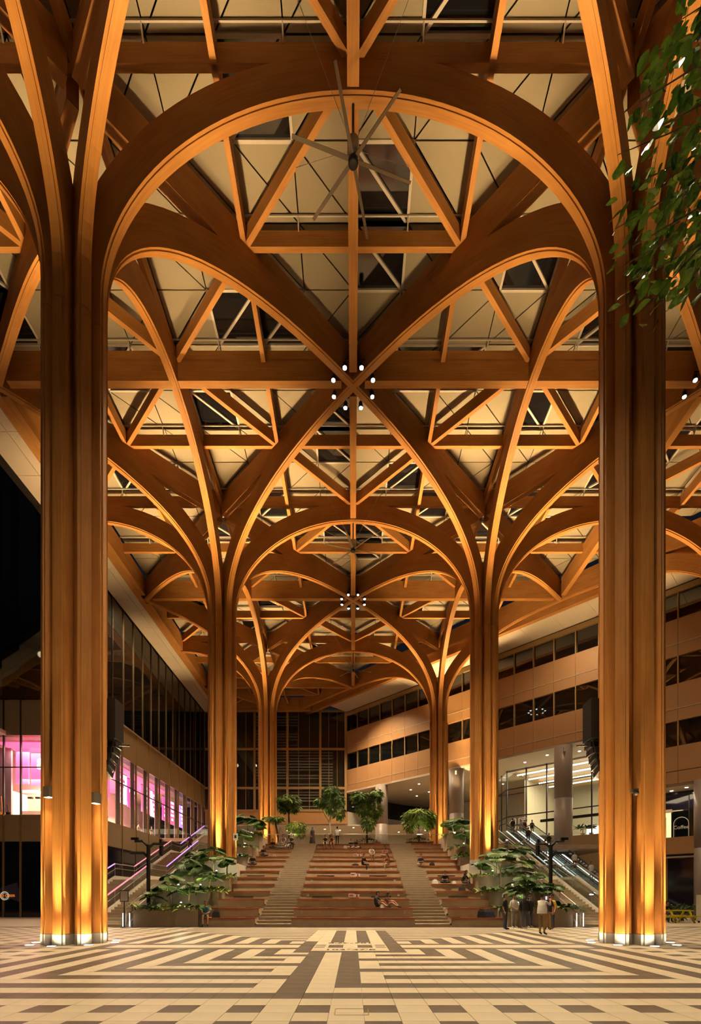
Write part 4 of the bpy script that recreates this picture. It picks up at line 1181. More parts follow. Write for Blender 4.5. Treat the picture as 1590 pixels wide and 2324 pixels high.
def balustrade(sx, xx, label, rails, lamps):
    t = thing('glass_balustrade', label, 'balustrade')
    lst = []
    for (ya, k0) in flights: lst += [(ya, SR*k0), (ya+19*SRUN, SR*(k0+19))]
    lst.append((56.4, SR*57))
    for i, (a, c) in enumerate(zip(lst[:-1], lst[1:])):
        n = max(1, int((c[0]-a[0])/1.9))
        for q in range(n):
            f0, f1 = q/n, (q+1)/n
            A = (a[0]+(c[0]-a[0])*f0+.03, a[1]+(c[1]-a[1])*f0); C = (a[0]+(c[0]-a[0])*f1-.03, a[1]+(c[1]-a[1])*f1)
            s = MB(); s.add([(xx-.01, A[0], A[1]+.28), (xx-.01, C[0], C[1]+.28), (xx-.01, C[0], C[1]+1.05), (xx-.01, A[0], A[1]+1.05),
                             (xx+.01, A[0], A[1]+.28), (xx+.01, C[0], C[1]+.28), (xx+.01, C[0], C[1]+1.05), (xx+.01, A[0], A[1]+1.05)],
                            [(0, 1, 2, 3), (7, 6, 5, 4), (0, 4, 5, 1), (1, 5, 6, 2), (2, 6, 7, 3), (3, 7, 4, 0)])
            s.build('glass_panel', 'glass_rail', t)
            s = MB(); s.bar((xx, A[0], A[1]+.1), (xx, A[0], A[1]+1.1), .03, .03); s.build('post', 'steel', t)
            if lamps and q % 2 == 1:
                s = MB(); s.ball((xx+.06*(-sx), A[0], A[1]+.82), .05, .07, .03, 8); s.build('rail_lamp', 'rail_lamp', t)
        s = MB(); s.tube([(xx, a[0], a[1]+1.1), (xx, c[0], c[1]+1.1)], .042, 8); s.build('handrail', rails[i % len(rails)], t)
        s = MB(); s.tube([(xx+.08, a[0], a[1]+.78), (xx+.08, c[0], c[1]+.78)], .022, 6); s.build('lower_rail', 'steel', t)
balustrade(-1, -XO_L, 'glass balustrade with violet lit handrail along the outer side of the left stair', ['rail_violet', 'steel', 'rail_pink', 'steel', 'rail_violet', 'steel'], True)
balustrade(-1, -13.9, 'glass balustrade down the middle of the left stair with pink and violet handrail', ['rail_pink', 'steel', 'rail_violet', 'steel', 'steel', 'steel'], False)
balustrade(1, 13.9, 'glass balustrade down the middle of the right stair', ['steel'], True)
balustrade(1, XO_R, 'glass balustrade on the outer side of the right stair beside the escalators', ['steel'], True)
emit('strip_white', (1.0, 0.95, 0.9), 3.0)
for sx in (-1, 1):
    sd = 'left' if sx < 0 else 'right'
    t = thing('steel_handrail', 'steel tube handrail at the foot of the %s side stair beside the planter' % sd, 'handrail')
    x = sx*12.0; ya = 26.3; yb = 26.4+19*SRUN
    s = MB()
    for dz in (.55, .95):
        s.tube([(x, ya-.1, .1), (x, ya-.1, dz+.05), (x, yb, SR*19+dz)], .03, 8)
    s.build('rail', 'steel', t, True)
    s = MB()
    for f in (.33, .66, 1.0): s.bar((x, ya+(yb-ya)*f, SR*19*f), (x, ya+(yb-ya)*f, SR*19*f+.93), .04, .04)
    s.build('post', 'steel', t)
    for q, dx in ((0, .0), (1, .22)):
        s = MB(); s.box(x-sx*.18+sx*dx*1.6-.012, x-sx*.18+sx*dx*1.6+.012, 26.2, 26.25, .05, .75); s.build('light_post', 'strip_white', t)
    for k in (1, 8, 15): point('stair_glow', (sx*13.0, 26.0+k*SRUN, SR*k+.45), 6, (1, .86, .62), .08)
# upper gallery on the left reached by the stair
gb = MB(); gb.box(X_LEFT-.6, -11.75, 56.3, Y_FAR+.2, 8.0, 8.4); struct(gb.build('floor_gallery_left', 'concrete'))
gb = MB(); gb.box(15.4, 22, 53.8, 56.6, 8.0, 8.4); gb.box(11.75, 22, 56.6, 72, 8.0, 8.4); struct(gb.build('floor_gallery_right', 'tile_light'))

# ================================================================ ESCALATORS
def escalator(base, top, label):
    a = Vector(base); c = Vector(top); d = c-a; hd = Vector((d.x, d.y, 0)); Lh = hd.length; hd.normalize()
    rz = math.atan2(hd.y, hd.x)
    t = thing('escalator', label, 'escalator', a, rz)
    H = d.z
    def prof(e=1.5): return [(-e, 0), (0, 0), (Lh, H), (Lh+e, H)]
    # truss
    pr = prof()
    for sgn in (-1, 1):
        s = MB(); y = sgn*.72
        for p, q in zip(pr[:-1], pr[1:]):
            s.add([(p[0], y-.06, p[1]-.55), (p[0], y+.06, p[1]-.55), (p[0], y+.06, p[1]+.22), (p[0], y-.06, p[1]+.22),
                   (q[0], y-.06, q[1]-.55), (q[0], y+.06, q[1]-.55), (q[0], y+.06, q[1]+.22), (q[0], y-.06, q[1]+.22)],
                  [(0, 1, 2, 3), (7, 6, 5, 4), (0, 4, 5, 1), (1, 5, 6, 2), (2, 6, 7, 3), (3, 7, 4, 0)])
        s.build('skirt', 'steel', t)
        s = MB(); s.bar((0, y-sgn*.07, .25), (Lh, y-sgn*.07, H+.25), .03, .05); s.build('light_strip', 'strip_white', t)
        n = 6
        for q in range(n):
            f0, f1 = q/n, (q+1)/n
            s = MB(); s.add([(Lh*f0+.03, y-.008, H*f0+.2), (Lh*f1-.03, y-.008, H*f1+.2), (Lh*f1-.03, y-.008, H*f1+1.0), (Lh*f0+.03, y-.008, H*f0+1.0),
                             (Lh*f0+.03, y+.008, H*f0+.2), (Lh*f1-.03, y+.008, H*f1+.2), (Lh*f1-.03, y+.008, H*f1+1.0), (Lh*f0+.03, y+.008, H*f0+1.0)],
                            [(0, 1, 2, 3), (7, 6, 5, 4), (0, 4, 5, 1), (1, 5, 6, 2), (2, 6, 7, 3), (3, 7, 4, 0)])
            s.build('glass_panel', 'glass_rail', t)
        s = MB(); pts_ = [(-1.3, y, .25)]
        for k in range(7): pts_.append((-1.3-.38*math.sin(PI*k/6), y, .62-.38*math.cos(PI*k/6)))
        pts_ += [(0, y, 1.02), (Lh, y, H+1.02)]
        for k in range(7): pts_.append((Lh+1.0+.38*math.sin(PI*k/6), y, H+.62+.38*math.cos(PI*k/6)))
        pts_.append((Lh+.9, y, H+.24))
        s.tube(pts_, .045, 8); s.build('handrail', 'rubber', t, True)
    s = MB(); s.box(-1.5, 0, -.66, .66, -.1, 0); s.build('comb_plate', 'steel', t)
    s = MB(); s.box(Lh, Lh+1.5, -.66, .66, H-.1, H); s.build('comb_plate', 'steel', t)
    s = MB()
    s.add([(0, -.66, -.55), (0, .66, -.55), (Lh, .66, H-.55), (Lh, -.66, H-.55), (0, -.66, -.45), (0, .66, -.45), (Lh, .66, H-.45), (Lh, -.66, H-.45)],
          [(0, 3, 2, 1), (4, 5, 6, 7), (0, 1, 5, 4), (1, 2, 6, 5), (2, 3, 7, 6), (3, 0, 4, 7)]); s.build('soffit', 'spandrel', t)
    n = int(H/.21); sm = MB(); sm.box(0, Lh/n+.06, -.64, .64, -.24, 0); me = sm.mesh('step', 'steel')
    for k in range(n): mobj('step', me, t, (Lh*k/n, 0, H*(k+1)/n))
    return t
E0, E1 = Vector((20.0, 38.0, .02)), Vector((16.6, 52.2, 8.4))
perp = Vector(((E1-E0).y, -(E1-E0).x, 0)).normalized()
ESC = []
for q in range(2):
    off = perp*(q*1.75+.15)
    ESC.append((E0+off, E1+off))
    escalator(E0+off, E1+off, 'long %s escalator with glass sides right of the side stair' % ('inner' if q == 0 else 'outer'))
# platform balustrade above the seating
t = thing('glass_balustrade', 'long glass balustrade with steel rail along the top platform behind the seating', 'balustrade')
x = -9.0
while x < 13:
    s = MB(); s.box(x+.02, x+1.98, 47.0, 47.02, ZPLAT+.1, ZPLAT+1.05); s.build('glass_panel', 'glass_clear', t)
    s = MB(); s.bar((x, 47.0, ZPLAT), (x, 47.0, ZPLAT+1.1), .035, .035); s.build('post', 'steel', t); x += 2
s = MB(); s.tube([(-9, 47, ZPLAT+1.12), (13, 47, ZPLAT+1.12)], .04, 8); s.build('handrail', 'steel', t)
# ================================================================ PLANTS
def fan_leaf_mesh(name, seg=22, matname='leaf_fan'):
    b = MB(); vs = [(0, 0, 0)]
    for k in range(seg*2+1):
        a = -R(160)+R(320)*k/(seg*2); up = .05 if k % 2 else -.03
        r = 1.0-.05*(k % 2)+.03*math.sin(k*1.7)
        vs.append((r*math.cos(a), r*math.sin(a), up-.16*r*r+.10*abs(math.sin(a))))
    mid = len(vs)
    for k in range(seg*2+1):
        a = -R(160)+R(320)*k/(seg*2); up = .035 if k % 2 else -.02
        vs.append((.55*math.cos(a), .55*math.sin(a), up))
    fs = []
    for k in range(seg*2):
        fs.append((0, mid+k, mid+k+1)); fs.append((mid+k, 1+k, 2+k, mid+k+1))
    b.add(vs, fs)
    return b.mesh(name, matname)
FAN = fan_leaf_mesh('leaf')
def fan_plant(x, y, z, h, nl, size, label, seed):
    rnd = random.Random(seed)
    t = thing('fan_palm', label, 'plant', (x, y, z), rnd.uniform(0, 6), 'fan palms in the planters')
    s = MB(); s.tube([(0, 0, -.15), (.03, .02, h*.4), (0, 0, h*.62)], [.05, .045, .035], 7); s.build('trunk', 'bark', t, True)
    for k in range(nl):
        a = k*2.4+rnd.uniform(-.3, .3); el = rnd.uniform(.15, 1.25); L = h*rnd.uniform(.35, .6)
        tip = Vector((math.cos(a)*math.cos(el)*L*1.1, math.sin(a)*math.cos(el)*L*1.1, h*.55+math.sin(el)*L*.9))
        s = MB(); s.tube([(0, 0, h*.5), (tip.x*.5, tip.y*.5, h*.5+(tip.z-h*.5)*.65), tip], .012, 5); s.build('leaf_stalk', 'leaf_fan', t)
        o = mobj('leaf', FAN, t, tip, (rnd.uniform(-.25, .25), rnd.uniform(.05, .55), a)); sc = size*rnd.uniform(.75, 1.15); o.scale = (sc, sc, sc)
def fern_mesh(seed, n=46, L=.5):
    rnd = random.Random(seed); b = MB()
    for k in range(n):
        a = rnd.uniform(0, 2*PI); el = rnd.uniform(.3, 1.3); l = L*rnd.uniform(.6, 1.2); w_ = l*.11
        ox, oy = rnd.uniform(-.35, .35), rnd.uniform(-.35, .35); pts_ = []
        for q in range(4):
            f = q/3; e = el-1.3*f; pts_.append(Vector((ox+math.cos(a)*l*f*math.cos(el*.6), oy+math.sin(a)*l*f*math.cos(el*.6), l*(math.sin(el)*f-.55*f*f))))
        sd = Vector((-math.sin(a), math.cos(a), 0)); ws = [.4, 1.0, .8, .06]
        vs = []
        for p, ww in zip(pts_, ws): vs += [p-sd*w_*ww, p+sd*w_*ww]
        b.add(vs, [(0, 1, 3, 2), (2, 3, 5, 4), (4, 5, 7, 6)])
    return b
FERNS = [fern_mesh(3).mesh('fern_foliage', 'leaf_fern'), fern_mesh(9, 40, .62).mesh('fern_foliage', 'leaf_fan'), fern_mesh(15, 50, .42).mesh('fern_foliage', 'leaf_fern')]
pi_ = 0
names_p = ['lowest', 'second', 'third', 'white', 'high', 'top']
for idx, (sx, (xa, xb), (y0, y1), zt) in enumerate(PLANTERS):
    sd = 'left' if sx < 0 else 'right'; lev = names_p[idx % 6]
    n = max(3, int((xb-xa)*1.6)); cnt = 0
    for r_ in range(2 if lev != 'white' else 1):
        for k in range(n):
            o = mobj('ground_fern', FERNS[(k+idx+r_) % 3], None, (xa+.3+(xb-xa-.6)*k/(n-1), y0+.32+r_*.75+random.uniform(-.1, .1), zt-.12), (0, 0, random.uniform(0, 6)))
            sc = random.uniform(1.1, 1.6); o.scale = (sc, sc, sc)
            tag(o, 'low fern, %s from the left, %s row of the %s %s planter' % (ORD[k], ('front', 'back')[r_], lev, sd), 'fern', 'ferns of the %s %s planter' % (lev, sd))
FP = [(-10.2, 27.9, 1.0, 1.75, 9, .52), (-9.1, 27.6, 1.0, 1.45, 7, .45), (-11.0, 27.4, 1.0, .95, 7, .4), (-9.9, 30.6, 2.0, 1.9, 9, .55), (-8.7, 30.3, 2.0, 1.2, 6, .4), (-9.3, 33.0, 3.0, 2.0, 9, .55), (-10.6, 33.2, 3.0, 1.7, 8, .5),
      (-8.4, 33.1, 3.0, 1.3, 6, .4), (-9.0, 40.8, 5.6, 1.5, 8, .5), (-9.4, 44.2, 6.9, 2.1, 10, .7), (-8.6, 43.6, 6.9, 1.5, 8, .55),
      (9.6, 27.7, 1.0, 1.75, 9, .50), (10.75, 27.5, 1.0, 1.4, 8, .5), (8.85, 27.4, 1.0, 1.0, 7, .42), (9.0, 30.4, 2.0, 2.6, 11, .58), (10.4, 30.7, 2.0, 1.6, 8, .5), (11.2, 30.3, 2.0, 1.2, 6, .45),
      (9.5, 33.0, 3.0, 1.8, 9, .5), (10.6, 33.2, 3.0, 2.0, 9, .55), (8.5, 33.0, 3.0, 1.0, 6, .4), (9.2, 40.6, 5.6, 1.6, 8, .55), (9.6, 43.6, 6.9, 1.9, 9, .6), (8.7, 43.4, 6.9, 1.6, 8, .55)]
cntp = {}
for k, (x, y, z, h, nl, sz) in enumerate(FP):
    sd = 'left' if x < 0 else 'right'; zk = {1.0: 'lowest', 2.0: 'second', 3.0: 'third', 5.6: 'high', 6.9: 'top'}[z]
    key = (sd, zk); cntp[key] = cntp.get(key, 0)+1
    fan_plant(x, y, z-.05, h, nl, sz, '%s fan palm with round pleated leaves in the %s planter of the %s terrace' % (ORD[cntp[key]-1], zk, sd), 40+k)
for (x, y, z) in ((-9.4, 27.1, 1.25), (-9.2, 29.9, 2.3), (-9.0, 32.7, 3.3), (9.0, 27.1, 1.25), (9.6, 29.9, 2.3), (9.2, 32.7, 3.3), (-8.8, 42.9, 7.2), (8.8, 42.9, 7.2), (-8.7, 39.9, 5.9), (8.9, 39.9, 5.9), (-10.5, 29.8, 2.3), (10.6, 29.8, 2.3)):
    t = thing('garden_spike_light', 'small glowing garden light among ferns at x %s' % 'a', 'light', (x, y, z-.25))
    side = 'left' if x < 0 else 'right'
    t['label'] = 'small glowing garden light among the ferns of the %s %s planter%s' % (({1.25: 'lowest', 2.3: 'second', 3.3: 'third', 5.9: 'high', 7.2: 'top'}[z]), side, ', the outer of two' if abs(x) > 10.4 else '')
    s = MB(); s.lathe([(0, 0), (.02, 0), (.02, .18), (.05, .2), (.06, .28), (0, .28)], 10); s.build('spike', 'metal_black', t)
    s = MB(); s.ball((0, 0, .30), .05, .05, .04, 8); s.build('bulb', 'bulb', t)
    point('garden_glow', (x, y-.1, z+.22), 30, (1.0, .95, .60), .06)

# trees on the platform
def leaf_cloud(b, c, rx, ry, rz, n, rnd, size=.22, droop=.5):
    for k in range(n):
        u = rnd.uniform(-1, 1); a = rnd.uniform(0, 2*PI); rr = rnd.uniform(.55, 1.0)
        s = math.sqrt(1-u*u)
        p = Vector((c[0]+rx*rr*s*math.cos(a), c[1]+ry*rr*s*math.sin(a), c[2]+rz*rr*u))
        out = Vector((s*math.cos(a), s*math.sin(a), u*.5-droop)).normalized()
        sd = out.cross(Vector((rnd.uniform(-.4, .4), rnd.uniform(-.4, .4), 1))).normalized()
        l = size*rnd.uniform(.7, 1.3); w_ = l*.26
        b.add([p, p+out*l*.5+sd*w_, p+out*l+Vector((0, 0, -l*.2)), p+out*l*.5-sd*w_], [(0, 1, 2, 3)])
def tree(x, y, z, trunk, branches, clouds, label, seed, size=.36, boxed=False, m='leaf_tree'):
    rnd = random.Random(seed)
    t = thing('courtyard_tree', label, 'tree', (x, y, z), 0, 'trees on the upper platform')
    s = MB(); s.tube(trunk, [.11-.03*k/(len(trunk)-1) for k in range(len(trunk))], 8); s.build('trunk', 'bark', t, True)
    for br in branches:
        s = MB(); s.tube(br, [.055-.03*k/(len(br)-1) for k in range(len(br))], 6); s.build('branch', 'bark', t, True)
    s = MB()
    for (c, rx, ry, rz, n) in clouds: leaf_cloud(s, c, rx, ry, rz, int(n*.62), rnd, size)
    stuff(s.build('foliage', m, t))
    for k in range(3):
        a = k*2.1; s = MB(); s.tube([(.7*math.cos(a), .7*math.sin(a), .02), (.02*math.cos(a), .02*math.sin(a), 1.9)], .012, 5); s.build('stay_pole', 'bark', t)
    if boxed:
        p = MB(); p.box(-1.3, 1.3, -.5, .5, .30, .42); p.build('bench_box', 'bench_wood', t)
        p = MB(); p.box(-1.25, 1.25, -.45, .45, 0, .30); p.build('box_base', 'planter_wall', t)
        s = MB(); leaf_cloud(s, (0, 0, .5), 1.2, .45, .35, 350, rnd, .22, -.3); stuff(s.build('underplanting', 'leaf_fan', t))
d = 49.0
def bx(px): return (px-801)*d/FPX
tree(bx(655), d, ZPLAT, [(0, 0, 0), (.05, 0, 2.2), (-.05, 0, 4.0)], [[(0, 0, 3.6), (-.5, 0, 4.6)], [(0, 0, 3.6), (.5, .2, 4.6)]],
     [((0, 0, 4.75), 1.15, 1.0, .6, 900), ((.45, 0, 4.2), .65, .6, .6, 300), ((-.5, 0, 4.1), .5, .5, .5, 260)], 'slim tree with an umbrella crown in front of the left far column', 1)
tree(bx(640), d-1.2, ZPLAT, [(0, 0, 0), (-.35, 0, 1.6), (-.55, 0, 2.6)], [], [((-.6, 0, 2.75), 1.05, .7, .28, 420)], 'leaning young tree with a flat tuft of leaves beside the left far column', 2, .34)
tree(bx(668), d-1.5, ZPLAT, [(0, 0, 0), (.05, 0, 1.1), (.1, 0, 1.9)], [[(.05, 0, 1.2), (.6, 0, 2.0)]], [((.35, 0, 1.9), 1.05, .8, .55, 700), ((.75, 0, 1.45), .5, .5, .6, 260)], 'bright lit low weeping tree left of the top stairs', 3, .28, m='leaf_fern')
tree(bx(748), d, ZPLAT, [(0, 0, 0), (.05, 0, 1.5), (0, 0, 2.6), (.25, 0, 4.4)], [[(0, 0, 2.5), (-.5, 0, 3.3), (-1.0, 0, 4.4)], [(.1, 0, 3.2), (.7, .1, 3.6)]],
     [((.1, 0, 5.6), .75, .7, .6, 700), ((-.9, 0, 4.6), .5, .5, .45, 330), ((.8, 0, 4.8), .6, .5, .55, 380), ((.9, 0, 3.6), .5, .5, .7, 300), ((0, 0, 4.2), .6, .5, .7, 380)], 'tallest tree with tiered foliage left of the centre axis', 4)
tree(bx(833), d-.5, ZPLAT, [(0, 0, 0), (-.05, 0, 1.6), (.05, 0, 2.8), (0, 0, 4.2)], [[(0, 0, 2.6), (.6, 0, 3.4), (.9, 0, 4.6)], [(0, 0, 2.6), (-.6, 0, 3.6)]],
     [((-.6, 0, 5.0), .95, .7, .55, 700), ((.85, 0, 5.2), .6, .6, .6, 520), ((-.4, 0, 3.9), .7, .6, .7, 480), ((.7, 0, 3.7), .7, .6, .75, 520), ((.1, 0, 2.5), .7, .6, .75, 480)], 'broad tree with tiered foliage right of the centre axis in a bench planter', 5, boxed=True)
tree(bx(946), d-1.5, ZPLAT, [(0, 0, 0), (0, 0, 1.4), (-.05, 0, 2.2)], [[(0, 0, 1.6), (.6, 0, 2.4)], [(0, 0, 1.6), (-.6, 0, 2.4)]],
     [((0, 0, 3.0), 1.5, 1.1, .7, 1500), ((-.9, 0, 2.2), .6, .6, .7, 460), ((.9, 0, 2.4), .6, .6, .6, 420)], 'round mop headed tree beside the right far column', 6, boxed=True)
spot('tree_light', (bx(668), d-2.6, ZPLAT+.3), (bx(668)+.3, d-1.4, ZPLAT+2), 260, (1, .95, .6), 80, .8, .05)
spot('tree_light', (bx(748), d-1.2, ZPLAT+.2), (bx(748), d, ZPLAT+5), 700, (1, .93, .6), 60, .8, .05)
spot('tree_light', (bx(833), d-1.8, ZPLAT+.6), (bx(833), d-.5, ZPLAT+5), 700, (1, .93, .6), 60, .8, .05)
spot('tree_light', (bx(946), d-2.9, ZPLAT+.6), (bx(946), d-1.5, ZPLAT+3), 300, (1, .93, .7), 70, .8, .05)

# leafy boughs close to the viewer, upper right; the tree stands right of the frame
def near_leaf():
    b = MB()
    out = [(0, 0), (.18, .20), (.42, .33), (.68, .30), (.88, .14), (1.0, 0), (.88, -.14), (.68, -.30), (.42, -.33), (.18, -.20)]
    vs = [(x, y, -.10*x*x+.16*abs(y)) for x, y in out]+[(.3, 0, -.01), (.6, 0, -.035)]
    fs = [(0, 10, 1), (1, 10, 2), (2, 10, 11, 3), (3, 11, 4), (4, 11, 5), (5, 11, 6), (6, 11, 7), (7, 11, 10, 8), (8, 10, 9), (9, 10, 0)]
    b.add(vs, [tuple(f) for f in fs])
    return b.mesh('leaf', 'leaf_near')
NL = near_leaf()
tr = thing('street_tree', 'dark green leafy tree whose boughs hang in at the upper right', 'tree', (5.6, 4.6, 0))
s = MB(); s.tube([(0, 0, 0), (.05, 0, 3), (-.1, -.1, 6), (-.3, -.2, 8.2)], [.17, .15, .12, .06], 10); s.build('trunk', 'bark', tr, True)
rnd = random.Random(5); made = 0; td = 4.2
TO = Vector((5.6, 4.6, 0))
boughs = [((1700, 60), (1545, 45), 10), ((1700, 130), (1490, 118), 16), ((1700, 200), (1450, 232), 20), ((1720, 290), (1475, 300), 22), ((1720, 330), (1400, 352), 26), ((1720, 400), (1425, 425), 30), ((1720, 440), (1395, 520), 30),
          ((1720, 520), (1435, 560), 28), ((1720, 560), (1400, 610), 22), ((1720, 600), (1430, 640), 22), ((1700, 560), (1465, 700), 30), ((1720, 420), (1520, 470), 24), ((1720, 540), (1545, 660), 18)]
for q, (p0, p1, n) in enumerate(boughs):
    dd = td+rnd.uniform(-.35, .35)
    A = PX(p0[0], p0[1], dd)-TO; B_ = PX(p1[0], p1[1], dd-.15)-TO
    M1 = (A+B_)/2+Vector((0, 0, .22)); root = Vector((-.12, -.1, min(8.0, A.z-.5)))
    s = MB(); s.tube([root, A, M1, B_], [.03, .010, .007, .003], 6); s.build('bough', 'bark', tr, True)
    for k in range(n):
        f = rnd.random()**.75
        P = (A*(1-f)**2+M1*2*f*(1-f)+B_*f*f) if f < 1 else B_
        P = P+Vector((rnd.uniform(-.10, .10), rnd.uniform(-.18, .18), rnd.uniform(-.14, .06)))
        o = mobj('leaf', NL, tr, P, (rnd.uniform(-.7, .7), rnd.uniform(.1, 1.15), PI+rnd.uniform(-1.1, 1.1))); sc = rnd.uniform(.085, .14); o.scale = (sc, sc, sc); made += 1

# the denser foliage further right, towards the trunk
s = MB(); nv = [Vector(v.co) for v in NL.vertices]; nf = [tuple(p.vertices) for p in NL.polygons]
for k in range(430):
    px = rnd.uniform(1470, 1700); py = rnd.uniform(20+max(0, 1560-px)*1.0, 650); dd = rnd.uniform(3.9, 5.0)
    P = PX(px, py, dd)-TO; sc = rnd.uniform(.07, .13)
    M = Matrix.Translation(P) @ Euler((rnd.uniform(-.7, .7), rnd.uniform(.1, 1.15), PI+rnd.uniform(-1.3, 1.3))).to_matrix().to_4x4() @ Matrix.Scale(sc, 4)
    s.add([M @ v for v in nv], nf)
stuff(s.build('dense_foliage', 'leaf_near', tr))
# ================================================================ PEOPLE
mat('skin', (0.50, 0.27, 0.165), 0.5, var=0.05); mat('hair', (0.012, 0.009, 0.008), 0.45, var=0.2); mat('hair_grey', (0.10, 0.10, 0.12), 0.6)
_fab = {}
def fab(col):
    k = tuple(col)
    if k not in _fab:
        nm_ = 'fabric_%d' % len(_fab); mat(nm_, k, 0.8, var=0.12, scale=9.0); _fab[k] = nm_
    return _fab[k]
BLACK = (.012, .012, .014); NAVY = (.02, .025, .05); WHITE = (.72, .68, .62); GREY = (.16, .17, .18); KHAKI = (.30, .19, .07); JEANS = (.04, .06, .10); TEAL = (.05, .22, .28)
MAROON = (.12, .02, .025); YELLOW = (.65, .42, .05); PINK = (.50, .20, .20); BEIGE = (.45, .36, .25); BROWN = (.16, .06, .03); SKIN = 'skin'; LGREY = (.35, .34, .33); RED = (.45, .04, .04)
def pose(kind):
    J = {}
    if kind.startswith('stand') or kind == 'walk':
        J = dict(pel=(0, 0, .95), sp=(0, 0, 1.12), ch=(0, .01, 1.30), nk=(0, .01, 1.46), h0=(0, -.01, 1.54), h1=(0, -.015, 1.63), h2=(0, 0, 1.70))
        for s, n in ((-1, 'l'), (1, 'r')):
            J['sh'+n] = (s*.17, .01, 1.39); J['el'+n] = (s*.235, .03, 1.12); J['wr'+n] = (s*.22, -.05, .88)
            J['hp'+n] = (s*.09, 0, .91); J['kn'+n] = (s*.10, -.015, .50); J['an'+n] = (s*.10, .02, .09); J['to'+n] = (s*.12, -.16, .035)
        if kind == 'stand_phone':
            J['elr'] = (.26, -.22, 1.26); J['wrr'] = (.22, -.38, 1.47); J['ell'] = (-.24, -.20, 1.24); J['wrl'] = (-.12, -.38, 1.42)
        if kind == 'stand_front':
            J['wrl'] = (-.06, -.20, .98); J['wrr'] = (.06, -.20, .98); J['ell'] = (-.24, -.02, 1.13); J['elr'] = (.24, -.02, 1.13)
        if kind == 'walk':
            J['knl'] = (-.10, -.14, .55); J['anl'] = (-.10, -.10, .15); J['tol'] = (-.11, -.26, .10); J['knr'] = (.10, .03, .50); J['anr'] = (.10, .16, .12); J['tor'] = (.11, .02, .035)
            J['wrl'] = (-.24, .10, .88); J['wrr'] = (.24, -.16, .92)
    elif kind in ('sit', 'sit_lean'):       # seat plane at z = 0, feet below
        lean = -.10 if kind == 'sit' else -.22
        J = dict(pel=(0, 0, .11), sp=(0, .02, .28), ch=(0, lean*.5, .46), nk=(0, lean, .62), h0=(0, lean-.03, .70), h1=(0, lean-.04, .79), h2=(0, lean-.02, .86))
        for s, n in ((-1, 'l'), (1, 'r')):
            J['sh'+n] = (s*.17, lean*.8, .55); J['el'+n] = (s*.22, lean-.08, .30); J['wr'+n] = (s*.10, -.34, .24)
            J['hp'+n] = (s*.09, -.02, .10); J['kn'+n] = (s*.13, -.44, .10); J['an'+n] = (s*.12, -.46, -.36); J['to'+n] = (s*.14, -.62, -.43)
    elif kind == 'sit_cross':
        J = dict(pel=(0, 0, .11), sp=(0, .02, .27), ch=(0, -.04, .45), nk=(0, -.07, .61), h0=(0, -.11, .68), h1=(0, -.13, .77), h2=(0, -.10, .84))
        for s, n in ((-1, 'l'), (1, 'r')):
            J['sh'+n] = (s*.17, -.04, .54); J['el'+n] = (s*.24, -.12, .30); J['wr'+n] = (s*.08, -.26, .28)
            J['hp'+n] = (s*.09, -.02, .10); J['kn'+n] = (s*.34, -.26, .13); J['an'+n] = (-s*.06, -.36-.05*s, .07); J['to'+n] = (-s*.20, -.36-.05*s, .06)
    elif kind == 'sit_knees':               # on the seat, knees drawn up, heels on the seat
        J = dict(pel=(0, 0, .11), sp=(0, .03, .27), ch=(0, .0, .45), nk=(0, -.05, .60), h0=(0, -.09, .67), h1=(0, -.11, .76), h2=(0, -.08, .83))
        for s, n in ((-1, 'l'), (1, 'r')):
            J['sh'+n] = (s*.16, -.01, .54); J['el'+n] = (s*.20, -.20, .40); J['wr'+n] = (s*.08, -.38, .36)
            J['hp'+n] = (s*.09, -.03, .10); J['kn'+n] = (s*.11, -.36, .40 if s > 0 else .30); J['an'+n] = (s*.10, -.68, .08); J['to'+n] = (s*.11, -.84, .04)
    return {k: Vector(v) for k, v in J.items()}
RADS = dict(pel=(.155, .115), sp=(.135, .10), ch=(.165, .11), nk=(.052, .052), h0=(.062, .075), h1=(.078, .098), h2=(.055, .065),
            sh=(.062, .062), el=(.042, .042), wr=(.028, .028), hp=(.088, .088), kn=(.058, .058), an=(.04, .04), to=(.038, .026))
EDG = [('pel', 'sp'), ('sp', 'ch'), ('ch', 'nk'), ('nk', 'h0'), ('h0', 'h1'), ('h1', 'h2')]
for n in 'lr': EDG += [('ch', 'sh'+n), ('sh'+n, 'el'+n), ('el'+n, 'wr'+n), ('pel', 'hp'+n), ('hp'+n, 'kn'+n), ('kn'+n, 'an'+n), ('an'+n, 'to'+n)]
_body = {}
def body_data(kind):
    if kind in _body: return _body[kind]
    J = pose(kind); names = list(J); idx = {n: i for i, n in enumerate(names)}
    me = bpy.data.meshes.new('skel'); me.from_pydata([J[n] for n in names], [(idx[a], idx[b]) for a, b in EDG], [])
    o = bpy.data.objects.new('skel', me); COL.objects.link(o)
    md = o.modifiers.new('skin', 'SKIN'); md.branch_smoothing = .4
    sk = me.skin_vertices[0].data
    for n in names:
        key = n if n in RADS else n[:2]; sk[idx[n]].radius = RADS[key]; sk[idx[n]].use_root = (n == 'pel')
    o.modifiers.new('sub', 'SUBSURF').levels = 1
    dg = bpy.context.evaluated_depsgraph_get(); m2 = bpy.data.meshes.new_from_object(o.evaluated_get(dg))
    vs = [tuple(v.co) for v in m2.vertices]; fs = [tuple(p.vertices) for p in m2.polygons]
    bpy.data.objects.remove(o)
    _body[kind] = (J, vs, fs)
    return _body[kind]
def seg_dist(p, a, b):
    d = b-a; t = max(0, min(1, (p-a).dot(d)/max(1e-9, d.length_squared))); return (p-(a+d*t)).length, t
